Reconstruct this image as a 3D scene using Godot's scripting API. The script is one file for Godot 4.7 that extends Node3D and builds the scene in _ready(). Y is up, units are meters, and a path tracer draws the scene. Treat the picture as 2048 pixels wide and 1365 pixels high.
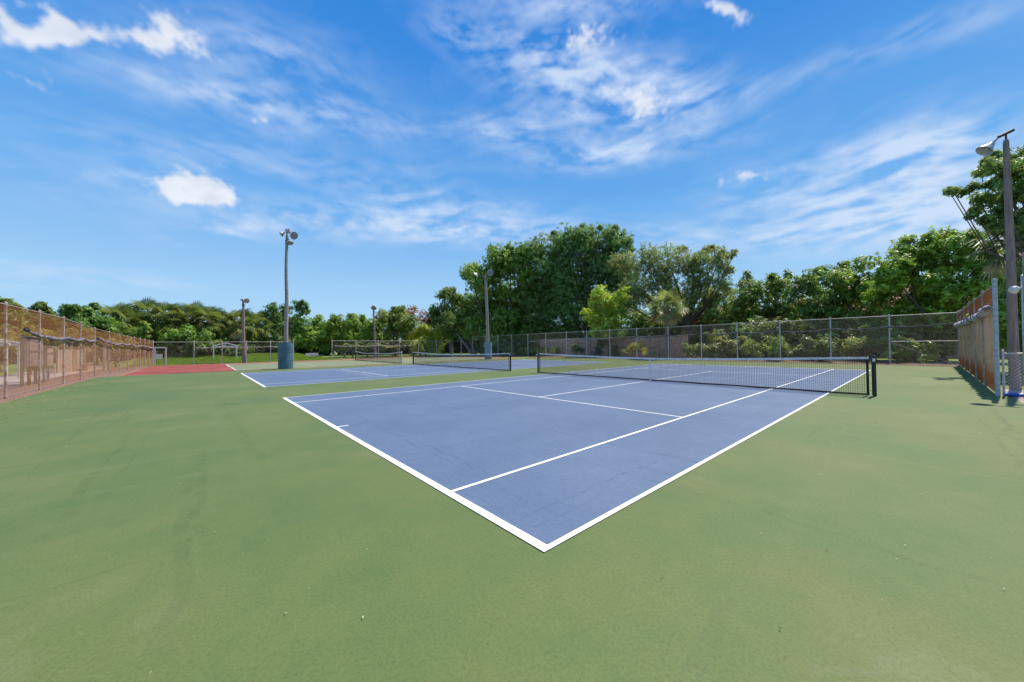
extends Node3D
# Tennis courts behind rusty chain link fences, trees all round, a bright blue sky with thin clouds.
# Units are metres. The near right corner of the near court is the origin; the courts run towards -z.

var rng := RandomNumberGenerator.new()
var M := {}
var sprigs := {}

class MB:
	var v := PackedVector3Array()
	var n := PackedVector3Array()
	var c := PackedColorArray()
	var x := PackedInt32Array()
	func tri(i: int, j: int, k: int) -> void:
		var f := (v[k] - v[i]).cross(v[j] - v[i])
		if f.dot(n[i] + n[j] + n[k]) < 0.0:
			x.append_array([i, k, j])
		else:
			x.append_array([i, j, k])
	func put(p: Vector3, nn: Vector3, col: Color) -> void:
		v.append(p)
		n.append(nn)
		c.append(col)
	func quad(a: Vector3, b: Vector3, cc: Vector3, d: Vector3, nn: Vector3, col := Color.WHITE) -> void:
		var i := v.size()
		for p in [a, b, cc, d]:
			put(p, nn, col)
		tri(i, i + 1, i + 2)
		tri(i, i + 2, i + 3)
	func leaf(base: Vector3, tip: Vector3, side: Vector3, up: Vector3, col: Color) -> void:
		var mid := base.lerp(tip, 0.45)
		var nl := (tip - base).cross(side - up * 0.35).normalized()
		var nr := (tip - base).cross(side + up * 0.35).normalized()
		var i := v.size()
		put(base, nl, col)
		put(mid - side + up, nl, col)
		put(tip, nl, col)
		put(base, nr, col)
		put(tip, nr, col)
		put(mid + side + up, nr, col)
		tri(i, i + 1, i + 2)
		tri(i + 3, i + 4, i + 5)
	func tube(a: Vector3, b: Vector3, ra: float, rb: float, sides := 8, ca := Color.WHITE, cb := Color.WHITE, caps := true) -> void:
		var d := (b - a).normalized()
		var s := d.cross(Vector3.UP if absf(d.y) < 0.95 else Vector3.RIGHT).normalized()
		var t := d.cross(s)
		var i := v.size()
		for k in sides:
			var w := TAU * k / sides
			var o := s * cos(w) + t * sin(w)
			put(a + o * ra, o, ca)
			put(b + o * rb, o, cb)
		for k in sides:
			var p := i + 2 * k
			var q := i + 2 * ((k + 1) % sides)
			tri(p, p + 1, q)
			tri(q, p + 1, q + 1)
		if caps:
			for e in 2:
				var at: Vector3 = b if e else a
				var nn := d if e else -d
				var j := v.size()
				put(at, nn, cb if e else ca)
				for k in sides:
					put(v[i + 2 * k + e], nn, cb if e else ca)
				for k in sides:
					tri(j, j + 1 + k, j + 1 + (k + 1) % sides)
	func path(pts: Array, radii: Array, sides := 8, cols := []) -> void:
		var i := v.size()
		var m := pts.size()
		var s := Vector3.ZERO
		for k in m:
			var d: Vector3 = (pts[mini(k + 1, m - 1)] - pts[maxi(k - 1, 0)]).normalized()
			if k == 0:
				s = d.cross(Vector3.UP if absf(d.y) < 0.9 else Vector3.RIGHT).normalized()
			else:
				s = (s - d * s.dot(d)).normalized()
			var t := d.cross(s)
			for e in sides:
				var w := TAU * e / sides
				var o := s * cos(w) + t * sin(w)
				put(pts[k] + o * radii[k], o, cols[k] if cols else Color.WHITE)
		for k in m - 1:
			for e in sides:
				var p := i + k * sides + e
				var q := i + k * sides + (e + 1) % sides
				tri(p, p + sides, q)
				tri(q, p + sides, q + sides)
	func box(at: Vector3, size: Vector3, turn := Basis(), bevel := 0.0, col := Color.WHITE) -> void:
		var h := size / 2.0
		var b := minf(bevel, minf(h.x, minf(h.y, h.z)) * 0.8)
		for ax in 3:
			for sg in [-1.0, 1.0]:
				var nn := Vector3.ZERO
				nn[ax] = sg
				var u := (ax + 1) % 3
				var w := (ax + 2) % 3
				var ps := []
				for q in [[-1, -1], [1, -1], [1, 1], [-1, 1]]:
					var p := Vector3.ZERO
					p[ax] = sg * h[ax]
					p[u] = q[0] * (h[u] - b)
					p[w] = q[1] * (h[w] - b)
					ps.append(at + turn * p)
				quad(ps[0], ps[1], ps[2], ps[3], turn * nn, col)
		if b > 0.0:
			for ax in 3:
				var u := (ax + 1) % 3
				var w := (ax + 2) % 3
				for q in [[-1, -1], [1, -1], [1, 1], [-1, 1]]:
					var p1 := Vector3.ZERO
					var p2 := Vector3.ZERO
					p1[u] = q[0] * h[u]
					p1[w] = q[1] * (h[w] - b)
					p2[u] = q[0] * (h[u] - b)
					p2[w] = q[1] * h[w]
					var e := Vector3.ZERO
					e[ax] = h[ax] - b
					var nn := Vector3.ZERO
					nn[u] = q[0]
					nn[w] = q[1]
					quad(at + turn * (p1 - e), at + turn * (p2 - e), at + turn * (p2 + e), at + turn * (p1 + e), turn * nn.normalized(), col)
	func lathe(profile: Array, sides: int, xf := Transform3D(), col := Color.WHITE) -> void:
		# profile: Vector2(radius, height) from one end to the other, turned round y
		for k in profile.size() - 1:
			var p: Vector2 = profile[k]
			var q: Vector2 = profile[k + 1]
			var e := q - p
			var nn := Vector2(e.y, -e.x).normalized()
			var i := v.size()
			for s in sides + 1:
				var w := TAU * s / sides
				var d := Vector3(cos(w), 0, sin(w))
				var no := xf.basis * (d * nn.x + Vector3.UP * nn.y)
				put(xf * (d * p.x + Vector3.UP * p.y), no.normalized(), col)
				put(xf * (d * q.x + Vector3.UP * q.y), no.normalized(), col)
			for s in sides:
				var a := i + 2 * s
				tri(a, a + 1, a + 2)
				tri(a + 2, a + 1, a + 3)
	func mesh() -> ArrayMesh:
		var a := []
		a.resize(Mesh.ARRAY_MAX)
		a[Mesh.ARRAY_VERTEX] = v
		a[Mesh.ARRAY_NORMAL] = n
		a[Mesh.ARRAY_COLOR] = c
		a[Mesh.ARRAY_INDEX] = x
		var m := ArrayMesh.new()
		m.add_surface_from_arrays(Mesh.PRIMITIVE_TRIANGLES, a)
		return m

# ---------- naming and tagging ----------
var taken := {}
func numbered(called: String) -> String:
	taken[called] = taken.get(called, -1) + 1
	return called if taken[called] == 0 else "%s_%03d" % [called, taken[called]]

func thing(called: String, label: String, category: String, at := Vector3.ZERO, turn := 0.0, group := "") -> Node3D:
	var o := Node3D.new()
	o.name = numbered(called)
	o.position = at
	o.rotation.y = turn
	add_child(o)
	o.set_meta("label", label)
	o.set_meta("category", category)
	if group:
		o.set_meta("group", group)
	return o

func part(called: String, mesh: Mesh, m: Material, parent: Node3D, at := Vector3.ZERO, basis_ := Basis()) -> MeshInstance3D:
	var o := MeshInstance3D.new()
	o.name = called
	o.mesh = mesh
	o.material_override = m
	o.transform = Transform3D(basis_, at)
	parent.add_child(o, true)
	return o

func structure(called: String, mesh: Mesh = null, m: Material = null, at := Vector3.ZERO) -> Node3D:
	var o: Node3D
	if mesh:
		o = MeshInstance3D.new()
		o.mesh = mesh
		o.material_override = m
	else:
		o = Node3D.new()
	o.name = numbered(called)
	o.position = at
	add_child(o)
	o.set_meta("kind", "structure")
	return o

func lin(r: float, g: float, b: float) -> Color:
	return Color(r, g, b).linear_to_srgb()

# ---------- textures and materials ----------
func noise(seed_: int, freq: float, octaves := 4, kind := FastNoiseLite.TYPE_SIMPLEX_SMOOTH) -> FastNoiseLite:
	var f := FastNoiseLite.new()
	f.seed = seed_
	f.frequency = freq
	f.noise_type = kind
	f.fractal_octaves = octaves
	return f

func tone_image(size: int, seed_: int, freqs: Array, weights: Array) -> PackedByteArray:
	# several seamless noises mixed into one grey picture
	var layers := []
	for k in freqs.size():
		layers.append(noise(seed_ + k * 17, freqs[k], 4).get_seamless_image(size, size, false, false, 0.12).get_data())
	var out := PackedByteArray()
	out.resize(size * size)
	for i in size * size:
		var s := 0.0
		for k in layers.size():
			s += layers[k][i] * weights[k]
		out[i] = clampi(int(s), 0, 255)
	return out

func ramp_texture(size: int, grey: PackedByteArray, stops: Array, marks = null) -> ImageTexture:
	# stops: [[position, linear Color], ...]
	var g := Gradient.new()
	g.offsets = PackedFloat32Array(stops.map(func(s): return s[0]))
	g.colors = PackedColorArray(stops.map(func(s): return s[1]))
	var lut := PackedByteArray()
	lut.resize(768)
	for i in 256:
		var col := g.sample(i / 255.0).linear_to_srgb()
		lut[i * 3] = int(col.r * 255)
		lut[i * 3 + 1] = int(col.g * 255)
		lut[i * 3 + 2] = int(col.b * 255)
	var d := PackedByteArray()
	d.resize(size * size * 3)
	var j := 0
	for i in size * size:
		var k := grey[i] * 3
		d[j] = lut[k]
		d[j + 1] = lut[k + 1]
		d[j + 2] = lut[k + 2]
		j += 3
	var im := Image.create_from_data(size, size, false, Image.FORMAT_RGB8, d)
	if marks != null:
		for k in marks:
			streaks(im, k[0], k[1], k[2], k[3], k[4])
	return ImageTexture.create_from_image(im)

func plain(col: Color, rough := 0.7, metal := 0.0, grain: Texture2D = null, scale := 1.0) -> StandardMaterial3D:
	# col is a linear base colour
	var m := StandardMaterial3D.new()
	m.albedo_color = col.linear_to_srgb()
	m.roughness = rough
	m.metallic = metal
	if grain:
		m.albedo_texture = grain
		m.uv1_triplanar = true
		m.uv1_world_triplanar = true
		m.uv1_scale = Vector3.ONE * scale
	return m

func tinted(rough := 0.6, translucent := 0.0, gloss := 0.5) -> StandardMaterial3D:
	var m := StandardMaterial3D.new()
	m.vertex_color_use_as_albedo = true
	m.roughness = rough
	m.metallic_specular = gloss
	if translucent > 0.0:
		m.backlight_enabled = true
		m.backlight = Color(translucent, translucent, translucent * 0.7).linear_to_srgb()
	return m

func surface(tex: Texture2D, metres: float, detail: Texture2D, detail_metres: float, rough: float, bump: Texture2D = null, gloss := 0.5) -> StandardMaterial3D:
	var m := StandardMaterial3D.new()
	m.albedo_texture = tex
	m.uv1_triplanar = true
	m.uv1_world_triplanar = true
	m.uv1_scale = Vector3.ONE / metres
	m.roughness = rough
	m.metallic_specular = gloss
	if detail:
		m.detail_enabled = true
		m.detail_albedo = detail
		m.detail_blend_mode = BaseMaterial3D.BLEND_MODE_MUL
		m.detail_uv_layer = BaseMaterial3D.DETAIL_UV_2
		m.uv2_triplanar = true
		m.uv2_world_triplanar = true
		m.uv2_scale = Vector3.ONE / detail_metres
	return m

func streaks(im: Image, count: int, seed_: int, strength: float, width: int, tint: Color) -> void:
	# long faint laps and hairline cracks that run with the courts
	var r := RandomNumberGenerator.new()
	r.seed = seed_
	var n := im.get_width()
	for k in maxi(0, -count):   # a negative count draws dried puddle rims
		var cx := r.randi_range(0, n - 1)
		var cy := r.randi_range(0, n - 1)
		var rad := r.randf_range(12.0, 46.0)
		var wob2 := noise(seed_ + 300 + k, 0.6, 3)
		for t in int(rad * 9.0):
			var w := TAU * t / int(rad * 9.0)
			var amount := strength * clampf(0.5 + 1.2 * wob2.get_noise_2d(cos(w) * 2.0, sin(w) * 2.0), 0.0, 1.0)
			var rr := rad * (1.0 + 0.3 * wob2.get_noise_2d(cos(w) + 9.0, sin(w)))
			for q in width:
				var px := posmod(cx + int((rr + q) * cos(w)), n)
				var py := posmod(cy + int((rr + q) * sin(w) * 0.8), n)
				im.set_pixel(px, py, im.get_pixel(px, py).lerp(tint, amount * 0.5))
	for k in maxi(0, count):
		var along := r.randf() < 0.5
		var a := r.randi_range(0, n - 1)
		var b := r.randi_range(0, n - 1)
		var length := r.randi_range(n / 10, n / 2)
		var drift := r.randf_range(-0.03, 0.03)
		var amount := strength * r.randf_range(0.4, 1.0)
		var w := r.randi_range(1, width)
		var wob := noise(seed_ + k, 0.01, 3)
		for t in length:
			var fade := minf(1.0, minf(t, length - t) / (0.25 * length))
			var off := int(drift * t + 7.0 * wob.get_noise_1d(t))
			var here := amount * fade * clampf(0.6 + 1.4 * wob.get_noise_1d(t * 7.0 + 500.0), 0.0, 1.0)
			for q in w:
				var px := (a + t) % n if along else (a + off + q + n * 4) % n
				var py := (b + off + q + n * 4) % n if along else (b + t) % n
				im.set_pixel(px, py, im.get_pixel(px, py).lerp(tint, here))

func materials() -> void:
	var fine := ramp_texture(512, tone_image(512, 5, [0.22, 0.06], [0.65, 0.4]), [[0.2, Color(0.6, 0.6, 0.6)], [0.5, Color(0.88, 0.88, 0.88)], [0.8, Color(1, 1, 1)]])
	M.fine = fine
	var coarse := tone_image(1024, 21, [0.0045, 0.02, 0.12], [0.55, 0.29, 0.18])
	var green := ramp_texture(1024, coarse, [[0.12, Color(0.086, 0.154, 0.046)], [0.4, Color(0.113, 0.168, 0.047)], [0.62, Color(0.138, 0.179, 0.051)], [0.9, Color(0.175, 0.21, 0.079)]],
		[[90, 77, 0.26, 5, lin(0.056, 0.09, 0.036)], [70, 78, 0.3, 9, lin(0.18, 0.215, 0.095)], [10, 79, 0.32, 1, lin(0.04, 0.06, 0.03)], [-26, 80, 0.35, 3, lin(0.19, 0.225, 0.11)]])
	M.green = surface(green, 19.0, fine, 0.9, 0.7, null, 0.4)
	var cb := tone_image(1024, 61, [0.004, 0.02, 0.16], [0.4, 0.26, 0.34])
	var blue := ramp_texture(1024, cb, [[0.18, Color(0.098, 0.148, 0.242)], [0.5, Color(0.118, 0.174, 0.276)], [0.82, Color(0.142, 0.2, 0.305)]],
		[[170, 177, 0.38, 3, lin(0.06, 0.096, 0.17)], [50, 178, 0.25, 8, lin(0.155, 0.21, 0.315)], [-22, 180, 0.3, 2, lin(0.165, 0.22, 0.33)]])
	M.blue = surface(blue, 15.0, fine, 0.8, 0.72, null, 0.38)
	var co := tone_image(512, 91, [0.01, 0.05], [0.6, 0.42])
	M.rust_court = surface(ramp_texture(512, co, [[0.2, Color(0.2, 0.13, 0.075)], [0.5, Color(0.3, 0.17, 0.09)], [0.8, Color(0.34, 0.25, 0.14)]]), 16.0, fine, 1.0, 0.8)
	M.old_green = surface(ramp_texture(512, co, [[0.15, Color(0.28, 0.19, 0.1)], [0.4, Color(0.2, 0.24, 0.12)], [0.6, Color(0.19, 0.25, 0.13)], [0.85, Color(0.3, 0.28, 0.17)]]), 11.0, fine, 1.0, 0.8)
	M.red = surface(ramp_texture(512, co, [[0.25, Color(0.25, 0.042, 0.026)], [0.5, Color(0.32, 0.052, 0.034)], [0.75, Color(0.36, 0.11, 0.062)]]), 13.0, fine, 1.0, 0.75)
	M.line = surface(ramp_texture(512, co, [[0.1, Color(0.66, 0.66, 0.65)], [0.4, Color(0.8, 0.8, 0.79)], [0.9, Color(0.84, 0.84, 0.83)]]), 3.0, null, 1.0, 0.6)
	M.old_line = surface(ramp_texture(512, co, [[0.3, Color(0.4, 0.36, 0.28)], [0.45, Color(0.7, 0.66, 0.58)], [0.8, Color(0.76, 0.74, 0.68)]]), 1.7, null, 1.0, 0.7)
	M.pink_line = plain(Color(0.6, 0.42, 0.44), 0.6)
	M.grass = surface(ramp_texture(512, co, [[0.2, Color(0.1, 0.15, 0.015)], [0.5, Color(0.16, 0.23, 0.022)], [0.8, Color(0.22, 0.28, 0.04)]]), 9.0, fine, 0.7, 0.9)
	M.soil = surface(ramp_texture(512, co, [[0.2, Color(0.12, 0.08, 0.045)], [0.5, Color(0.22, 0.14, 0.08)], [0.8, Color(0.3, 0.22, 0.13)]]), 4.0, fine, 0.6, 0.95)
	M.mulch = surface(ramp_texture(512, tone_image(512, 131, [0.06, 0.2], [0.6, 0.45]), [[0.2, Color(0.09, 0.045, 0.03)], [0.5, Color(0.24, 0.13, 0.085)], [0.8, Color(0.4, 0.26, 0.18)]]), 3.0, fine, 0.5, 0.95)
	M.concrete = surface(ramp_texture(512, co, [[0.2, Color(0.36, 0.28, 0.24)], [0.5, Color(0.45, 0.37, 0.32)], [0.8, Color(0.5, 0.43, 0.38)]]), 6.0, fine, 0.8, 0.85)
	var metal_grain := ramp_texture(256, tone_image(256, 151, [0.02, 0.1], [0.6, 0.42]), [[0.2, Color(0.6, 0.55, 0.5)], [0.5, Color(0.88, 0.86, 0.84)], [0.8, Color(1, 1, 1)]])
	M.galvanised = plain(Color(0.6, 0.575, 0.56), 0.5, 0.25, metal_grain, 0.9)
	M.pale_pipe = plain(Color(0.44, 0.5, 0.56), 0.45, 0.1, metal_grain, 1.1)
	var rusty := ramp_texture(256, tone_image(256, 171, [0.02, 0.1], [0.6, 0.42]), [[0.25, Color(0.22, 0.1, 0.05)], [0.5, Color(0.42, 0.31, 0.26)], [0.75, Color(0.56, 0.5, 0.47)]])
	M.rusty_pipe = plain(Color(0.85, 0.85, 0.85), 0.75, 0.1, rusty, 0.8)
	M.wire = tinted(0.7)
	M.screen_roll = tinted(0.85)
	var bark := ramp_texture(256, tone_image(256, 191, [0.03, 0.14], [0.55, 0.46]), [[0.2, Color(0.35, 0.35, 0.35)], [0.5, Color(0.7, 0.7, 0.7)], [0.8, Color(1, 1, 1)]])
	M.bark = plain(Color(0.17, 0.125, 0.09), 0.95, 0.0, bark, 0.7)
	M.pale_bark = plain(Color(0.42, 0.33, 0.26), 0.95, 0.0, bark, 0.6)
	M.palm_bark = plain(Color(0.36, 0.27, 0.2), 0.95, 0.0, bark, 1.2)
	M.pole_wood = plain(Color(0.32, 0.25, 0.22), 0.9, 0.0, bark, Vector3.ONE.x * 0.5)
	M.pole_wood.uv1_scale = Vector3(2.0, 0.15, 2.0)
	M.pole_concrete = plain(Color(0.42, 0.36, 0.32), 0.85, 0.0, bark, 0.6)
	M.lamp_shell = plain(Color(0.5, 0.5, 0.5), 0.4, 0.3, metal_grain, 2.0)
	M.lamp_glass = plain(Color(0.22, 0.25, 0.26), 0.12, 0.0)
	M.lamp_inside = plain(Color(0.5, 0.52, 0.53), 0.3, 0.4)
	M.dark_metal = plain(Color(0.05, 0.045, 0.045), 0.55, 0.2, metal_grain, 2.0)
	M.rust_metal = plain(Color(0.3, 0.13, 0.06), 0.85, 0.0, metal_grain, 2.0)
	M.pad = plain(Color(0.075, 0.17, 0.23), 0.55, 0.0, metal_grain, 0.35)
	M.pad_pale = plain(Color(0.2, 0.32, 0.38), 0.55, 0.0, metal_grain, 0.35)
	M.net_cord = plain(Color(0.012, 0.012, 0.014), 0.8)
	M.net_band = plain(Color(0.02, 0.02, 0.022), 0.8)
	M.white_tape = plain(Color(0.82, 0.82, 0.84), 0.8, 0.0, metal_grain, 1.0)
	M.net_post = plain(Color(0.012, 0.015, 0.014), 0.45)
	M.green_post = plain(Color(0.01, 0.026, 0.014), 0.4)
	M.white_paint = plain(Color(0.72, 0.71, 0.69), 0.6, 0.0, metal_grain, 0.7)
	M.weathered = plain(Color(0.44, 0.34, 0.28), 0.8, 0.0, metal_grain, 0.7)
	M.grey_box = plain(Color(0.36, 0.29, 0.28), 0.6, 0.1, metal_grain, 0.8)
	M.tan_board = plain(Color(0.42, 0.27, 0.17), 0.8, 0.0, bark, 0.7)
	M.blue_pipe = plain(Color(0.02, 0.07, 0.42), 0.35)
	M.peach = plain(Color(0.52, 0.33, 0.24), 0.9, 0.0, metal_grain, 0.3)
	M.mauve_wall = plain(Color(0.58, 0.38, 0.28), 0.95, 0.0, bark, 0.3)
	M.roof_tile = plain(Color(0.4, 0.16, 0.1), 0.85, 0.0, metal_grain, 0.8)
	M.window_glass = plain(Color(0.03, 0.04, 0.05), 0.1)
	M.leaf = tinted(0.44, 0.95, 0.5)
	M.dry = tinted(0.85)

# ---------- sky ----------
const SKY_EXPOSURE := 1.5   # the picture's exposure, so that the sky keeps the colours given here
func sky_image() -> Image:
	var w := 2048
	var h := 1024
	var half := h / 2
	var puff := PackedFloat32Array()
	var wisp := PackedFloat32Array()
	puff.resize(w * half)
	wisp.resize(w * half)
	var list := CLOUDS.duplicate()
	var r := RandomNumberGenerator.new()
	r.seed = 40
	for k in 90:   # the same kind of sky goes on all round
		var az := r.randf_range(18.0, 245.0)
		var el := r.randf_range(3.0, 60.0)
		var kind := 0 if r.randf() < 0.3 else 1
		list.append([kind, az if az < 180.0 else az - 360.0, el, r.randf_range(1.5, 3.0) if kind == 0 else r.randf_range(5.0, 16.0), r.randf_range(0.8, 1.5) if kind == 0 else r.randf_range(1.0, 4.0), r.randf_range(-12.0, 12.0), r.randf_range(0.35, 0.8)])
	for c in list:
		var kind: int = c[0]
		var az: float = c[1]
		var el: float = c[2]
		var a: float = c[3] * 1.1
		var b: float = c[4] * 1.1
		var ct := cos(deg_to_rad(c[5]))
		var sn := sin(deg_to_rad(c[5]))
		var dens: float = c[6]
		var ce := cos(deg_to_rad(el))
		var reach := 2.0 * maxf(a, b)
		var ry := 2.0 * (absf(a * sn) + b)
		for py in range(maxi(0, int((90.0 - el - ry) / 180.0 * h)), mini(half, int((90.0 - el + ry) / 180.0 * h) + 1)):
			var e := 90.0 - (py + 0.5) * 180.0 / h
			for qx in range(int(floor((az - reach / ce) / 360.0 * w)), int(floor((az + reach / ce) / 360.0 * w)) + 1):
				var dx := ((qx + 0.5) * 360.0 / w - az) * ce
				var dy := e - el
				var p := (dx * ct + dy * sn) / a
				var q := (-dx * sn + dy * ct) / b
				var g := p * p + q * q
				if g < 4.0:
					var i := py * w + posmod(qx, w)
					if kind == 0:
						puff[i] += dens * exp(-g * 0.9)
					else:
						wisp[i] += dens * exp(-g * 0.8)
	var fluffy := noise(3, 1.0, 5)
	var streak := noise(8, 1.0, 6)
	streak.fractal_gain = 0.58
	fluffy.fractal_gain = 0.55
	var bend := noise(12, 1.0, 2)
	var low := Color(0.45, 0.71, 0.95)
	var mid := Color(0.155, 0.43, 0.86)
	var high := Color(0.035, 0.24, 0.72)
	var d := PackedFloat32Array()
	d.resize(w * h * 3)
	var j := 0
	for py in h:
		var e := PI / 2 - (py + 0.5) * PI / h
		var y := sin(e)
		var cy := cos(e)
		var deg := rad_to_deg(e)
		var base: Color
		if deg < 20.0:
			base = low.lerp(mid, smoothstep(0.0, 22.0, deg))
		else:
			base = mid.lerp(high, smoothstep(14.0, 46.0, deg))
			if deg < 22.0:
				base = base.lerp(low.lerp(mid, smoothstep(0.0, 22.0, deg)), (22.0 - deg) / 2.0)
		if py >= half:
			for px in w:
				d[j] = 0.2
				d[j + 1] = 0.22
				d[j + 2] = 0.16
				j += 3
			continue
		for px in w:
			var i := py * w + px
			var az := (px + 0.5) * TAU / w
			var x := sin(az) * cy
			var z := -cos(az) * cy
			var white := 0.0
			var haze := 0.0
			var ww := wisp[i]
			if ww > 0.02:
				var k := bend.get_noise_3d(x * 3.0, y * 5.0, z * 3.0)
				var s := streak.get_noise_3d(x * 5.0 + k * 0.5, y * 25.0 + k * 1.1, z * 5.0)
				var s2 := fluffy.get_noise_3d(x * 13.0, y * 30.0, z * 13.0)
				haze = clampf(ww * (0.46 + 0.95 * s + 0.6 * s2), 0.0, 0.85)
			if puff[i] > 0.05:
				var f := fluffy.get_noise_3d(x * 26.0, y * 34.0, z * 26.0)
				var f2 := fluffy.get_noise_3d(x * 70.0 + 9.0, y * 80.0, z * 70.0)
				white = smoothstep(0.28, 0.85, puff[i] + 0.62 * f + 0.3 * f2) * minf(0.93, 0.45 + 0.65 * puff[i])
			var grey := 0.0
			if white > 0.05:
				grey = clampf(0.5 - 1.3 * fluffy.get_noise_3d(x * 14.0 + 3.0, y * 20.0 + 0.4, z * 14.0), 0.0, 1.0) * 0.16
			d[j] = lerpf(lerpf(base.r, 0.66, haze), 0.88 - grey, white) / SKY_EXPOSURE
			d[j + 1] = lerpf(lerpf(base.g, 0.78, haze), 0.91 - grey * 0.85, white) / SKY_EXPOSURE
			d[j + 2] = lerpf(lerpf(base.b, 0.97, haze), 0.98 - grey * 0.6, white) / SKY_EXPOSURE
			j += 3
	return Image.create_from_data(w, h, false, Image.FORMAT_RGBF, d.to_byte_array())

const CLOUDS := [
	# puff 0 or wisp 1, azimuth, elevation, half length, half breadth, tilt (degrees), density
	[0, -90.3, 19.0, 2.4, 1.4, 7.7, 1.1],
	[0, -88.6, 18.3, 1.8, 0.9, -1.2, 0.9],
	[0, -92.0, 17.9, 1.5, 1.0, 15.0, 0.9],
	[0, -102.1, 28.0, 2.0, 0.6, 37.2, 0.75],
	[0, -100.7, 29.9, 0.7, 1.2, 13.1, 0.8],
	[0, -98.5, 30.0, 2.7, 0.6, 27.3, 0.8],
	[0, -94.2, 31.4, 1.2, 0.7, 13.9, 0.75],
	[0, -92.6, 33.1, 1.2, 1.5, -17.6, 0.85],
	[0, -90.2, 32.9, 1.2, 1.0, -3.9, 0.7],
	[0, -103.8, 28.4, 0.6, 1.6, 33.1, 0.8],
	[0, -102.4, 30.3, 0.9, 0.4, 33.4, 0.5],
	[0, -101.9, 24.7, 1.1, 0.9, -9.9, 0.45],
	[0, -83.5, 27.8, 1.2, 0.4, 6.6, 0.55],
	[0, -17.6, 38.7, 2.4, 0.7, -43.0, 0.75],
	[0, -28.4, 32.4, 3.3, 1.8, -28.6, 0.75],
	[0, -16.2, 21.1, 3.5, 0.8, -9.5, 0.6],
	[1, -86.6, 29.3, 8.5, 1.1, 9.9, 0.6],
	[1, -81.7, 31.9, 8.8, 3.1, 9.8, 0.32],
	[1, -85.0, 34.9, 6.6, 1.6, 12.1, 0.38],
	[1, -74.4, 29.5, 14.7, 1.4, 6.6, 0.4],
	[1, -77.0, 24.4, 14.8, 1.8, 7.6, 0.25],
	[1, -43.9, 39.4, 10.0, 2.2, -14.8, 0.75],
	[1, -38.2, 43.0, 8.5, 1.1, -10.0, 0.85],
	[0, -36.0, 40.1, 3.6, 1.3, -5.9, 0.65],
	[1, -35.4, 35.3, 10.4, 2.5, -16.5, 0.6],
	[1, -33.9, 31.3, 11.0, 3.1, -13.5, 0.6],
	[1, -50.1, 30.7, 4.2, 1.6, -8.8, 0.6],
	[1, -34.0, 26.7, 9.3, 1.3, -1.8, 0.75],
	[1, -56.7, 40.7, 2.9, 1.1, -7.4, 0.4],
	[1, -58.6, 20.3, 12.1, 2.4, -5.2, 0.65],
	[1, -88.1, 14.1, 4.3, 0.8, 13.8, 0.65],
	[1, -71.8, 17.0, 20.9, 1.6, 2.1, 0.5],
	[1, -49.9, 17.2, 17.7, 1.3, -2.4, 0.6],
	[1, -77.0, 17.6, 12.0, 1.9, 7.9, 0.35],
	[1, 0.3, 17.7, 4.2, 3.4, -6.5, 0.85],
	[1, -3.8, 15.5, 9.8, 3.7, -7.7, 0.65],
	[1, -8.2, 12.4, 14.8, 1.5, -6.9, 0.7],
	[1, -9.9, 18.3, 6.4, 2.9, -2.9, 0.45],
	[1, -0.7, 20.2, 3.4, 1.0, -14.4, 0.6],
	[1, 1.9, 11.9, 4.6, 1.9, -15.3, 0.7],
	[1, -7.8, 29.9, 10.1, 1.0, -4.7, 0.34],
	[1, 2.2, 29.0, 4.5, 1.0, -13.6, 0.2],
	[1, -23.3, 32.2, 4.8, 1.8, -27.5, 0.28],
	[1, -100.3, 7.5, 6.9, 0.7, 0.0, 0.75],
	[1, -93.4, 19.6, 4.1, 0.7, 20.7, 0.4],
	[1, -99.9, 17.5, 2.8, 0.5, 15.1, 0.35],
	[1, -103.2, 6.3, 1.4, 0.4, 7.3, 0.5],
	[1, -95.0, 21.3, 9.2, 2.0, 16.7, 0.2],
]

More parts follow.
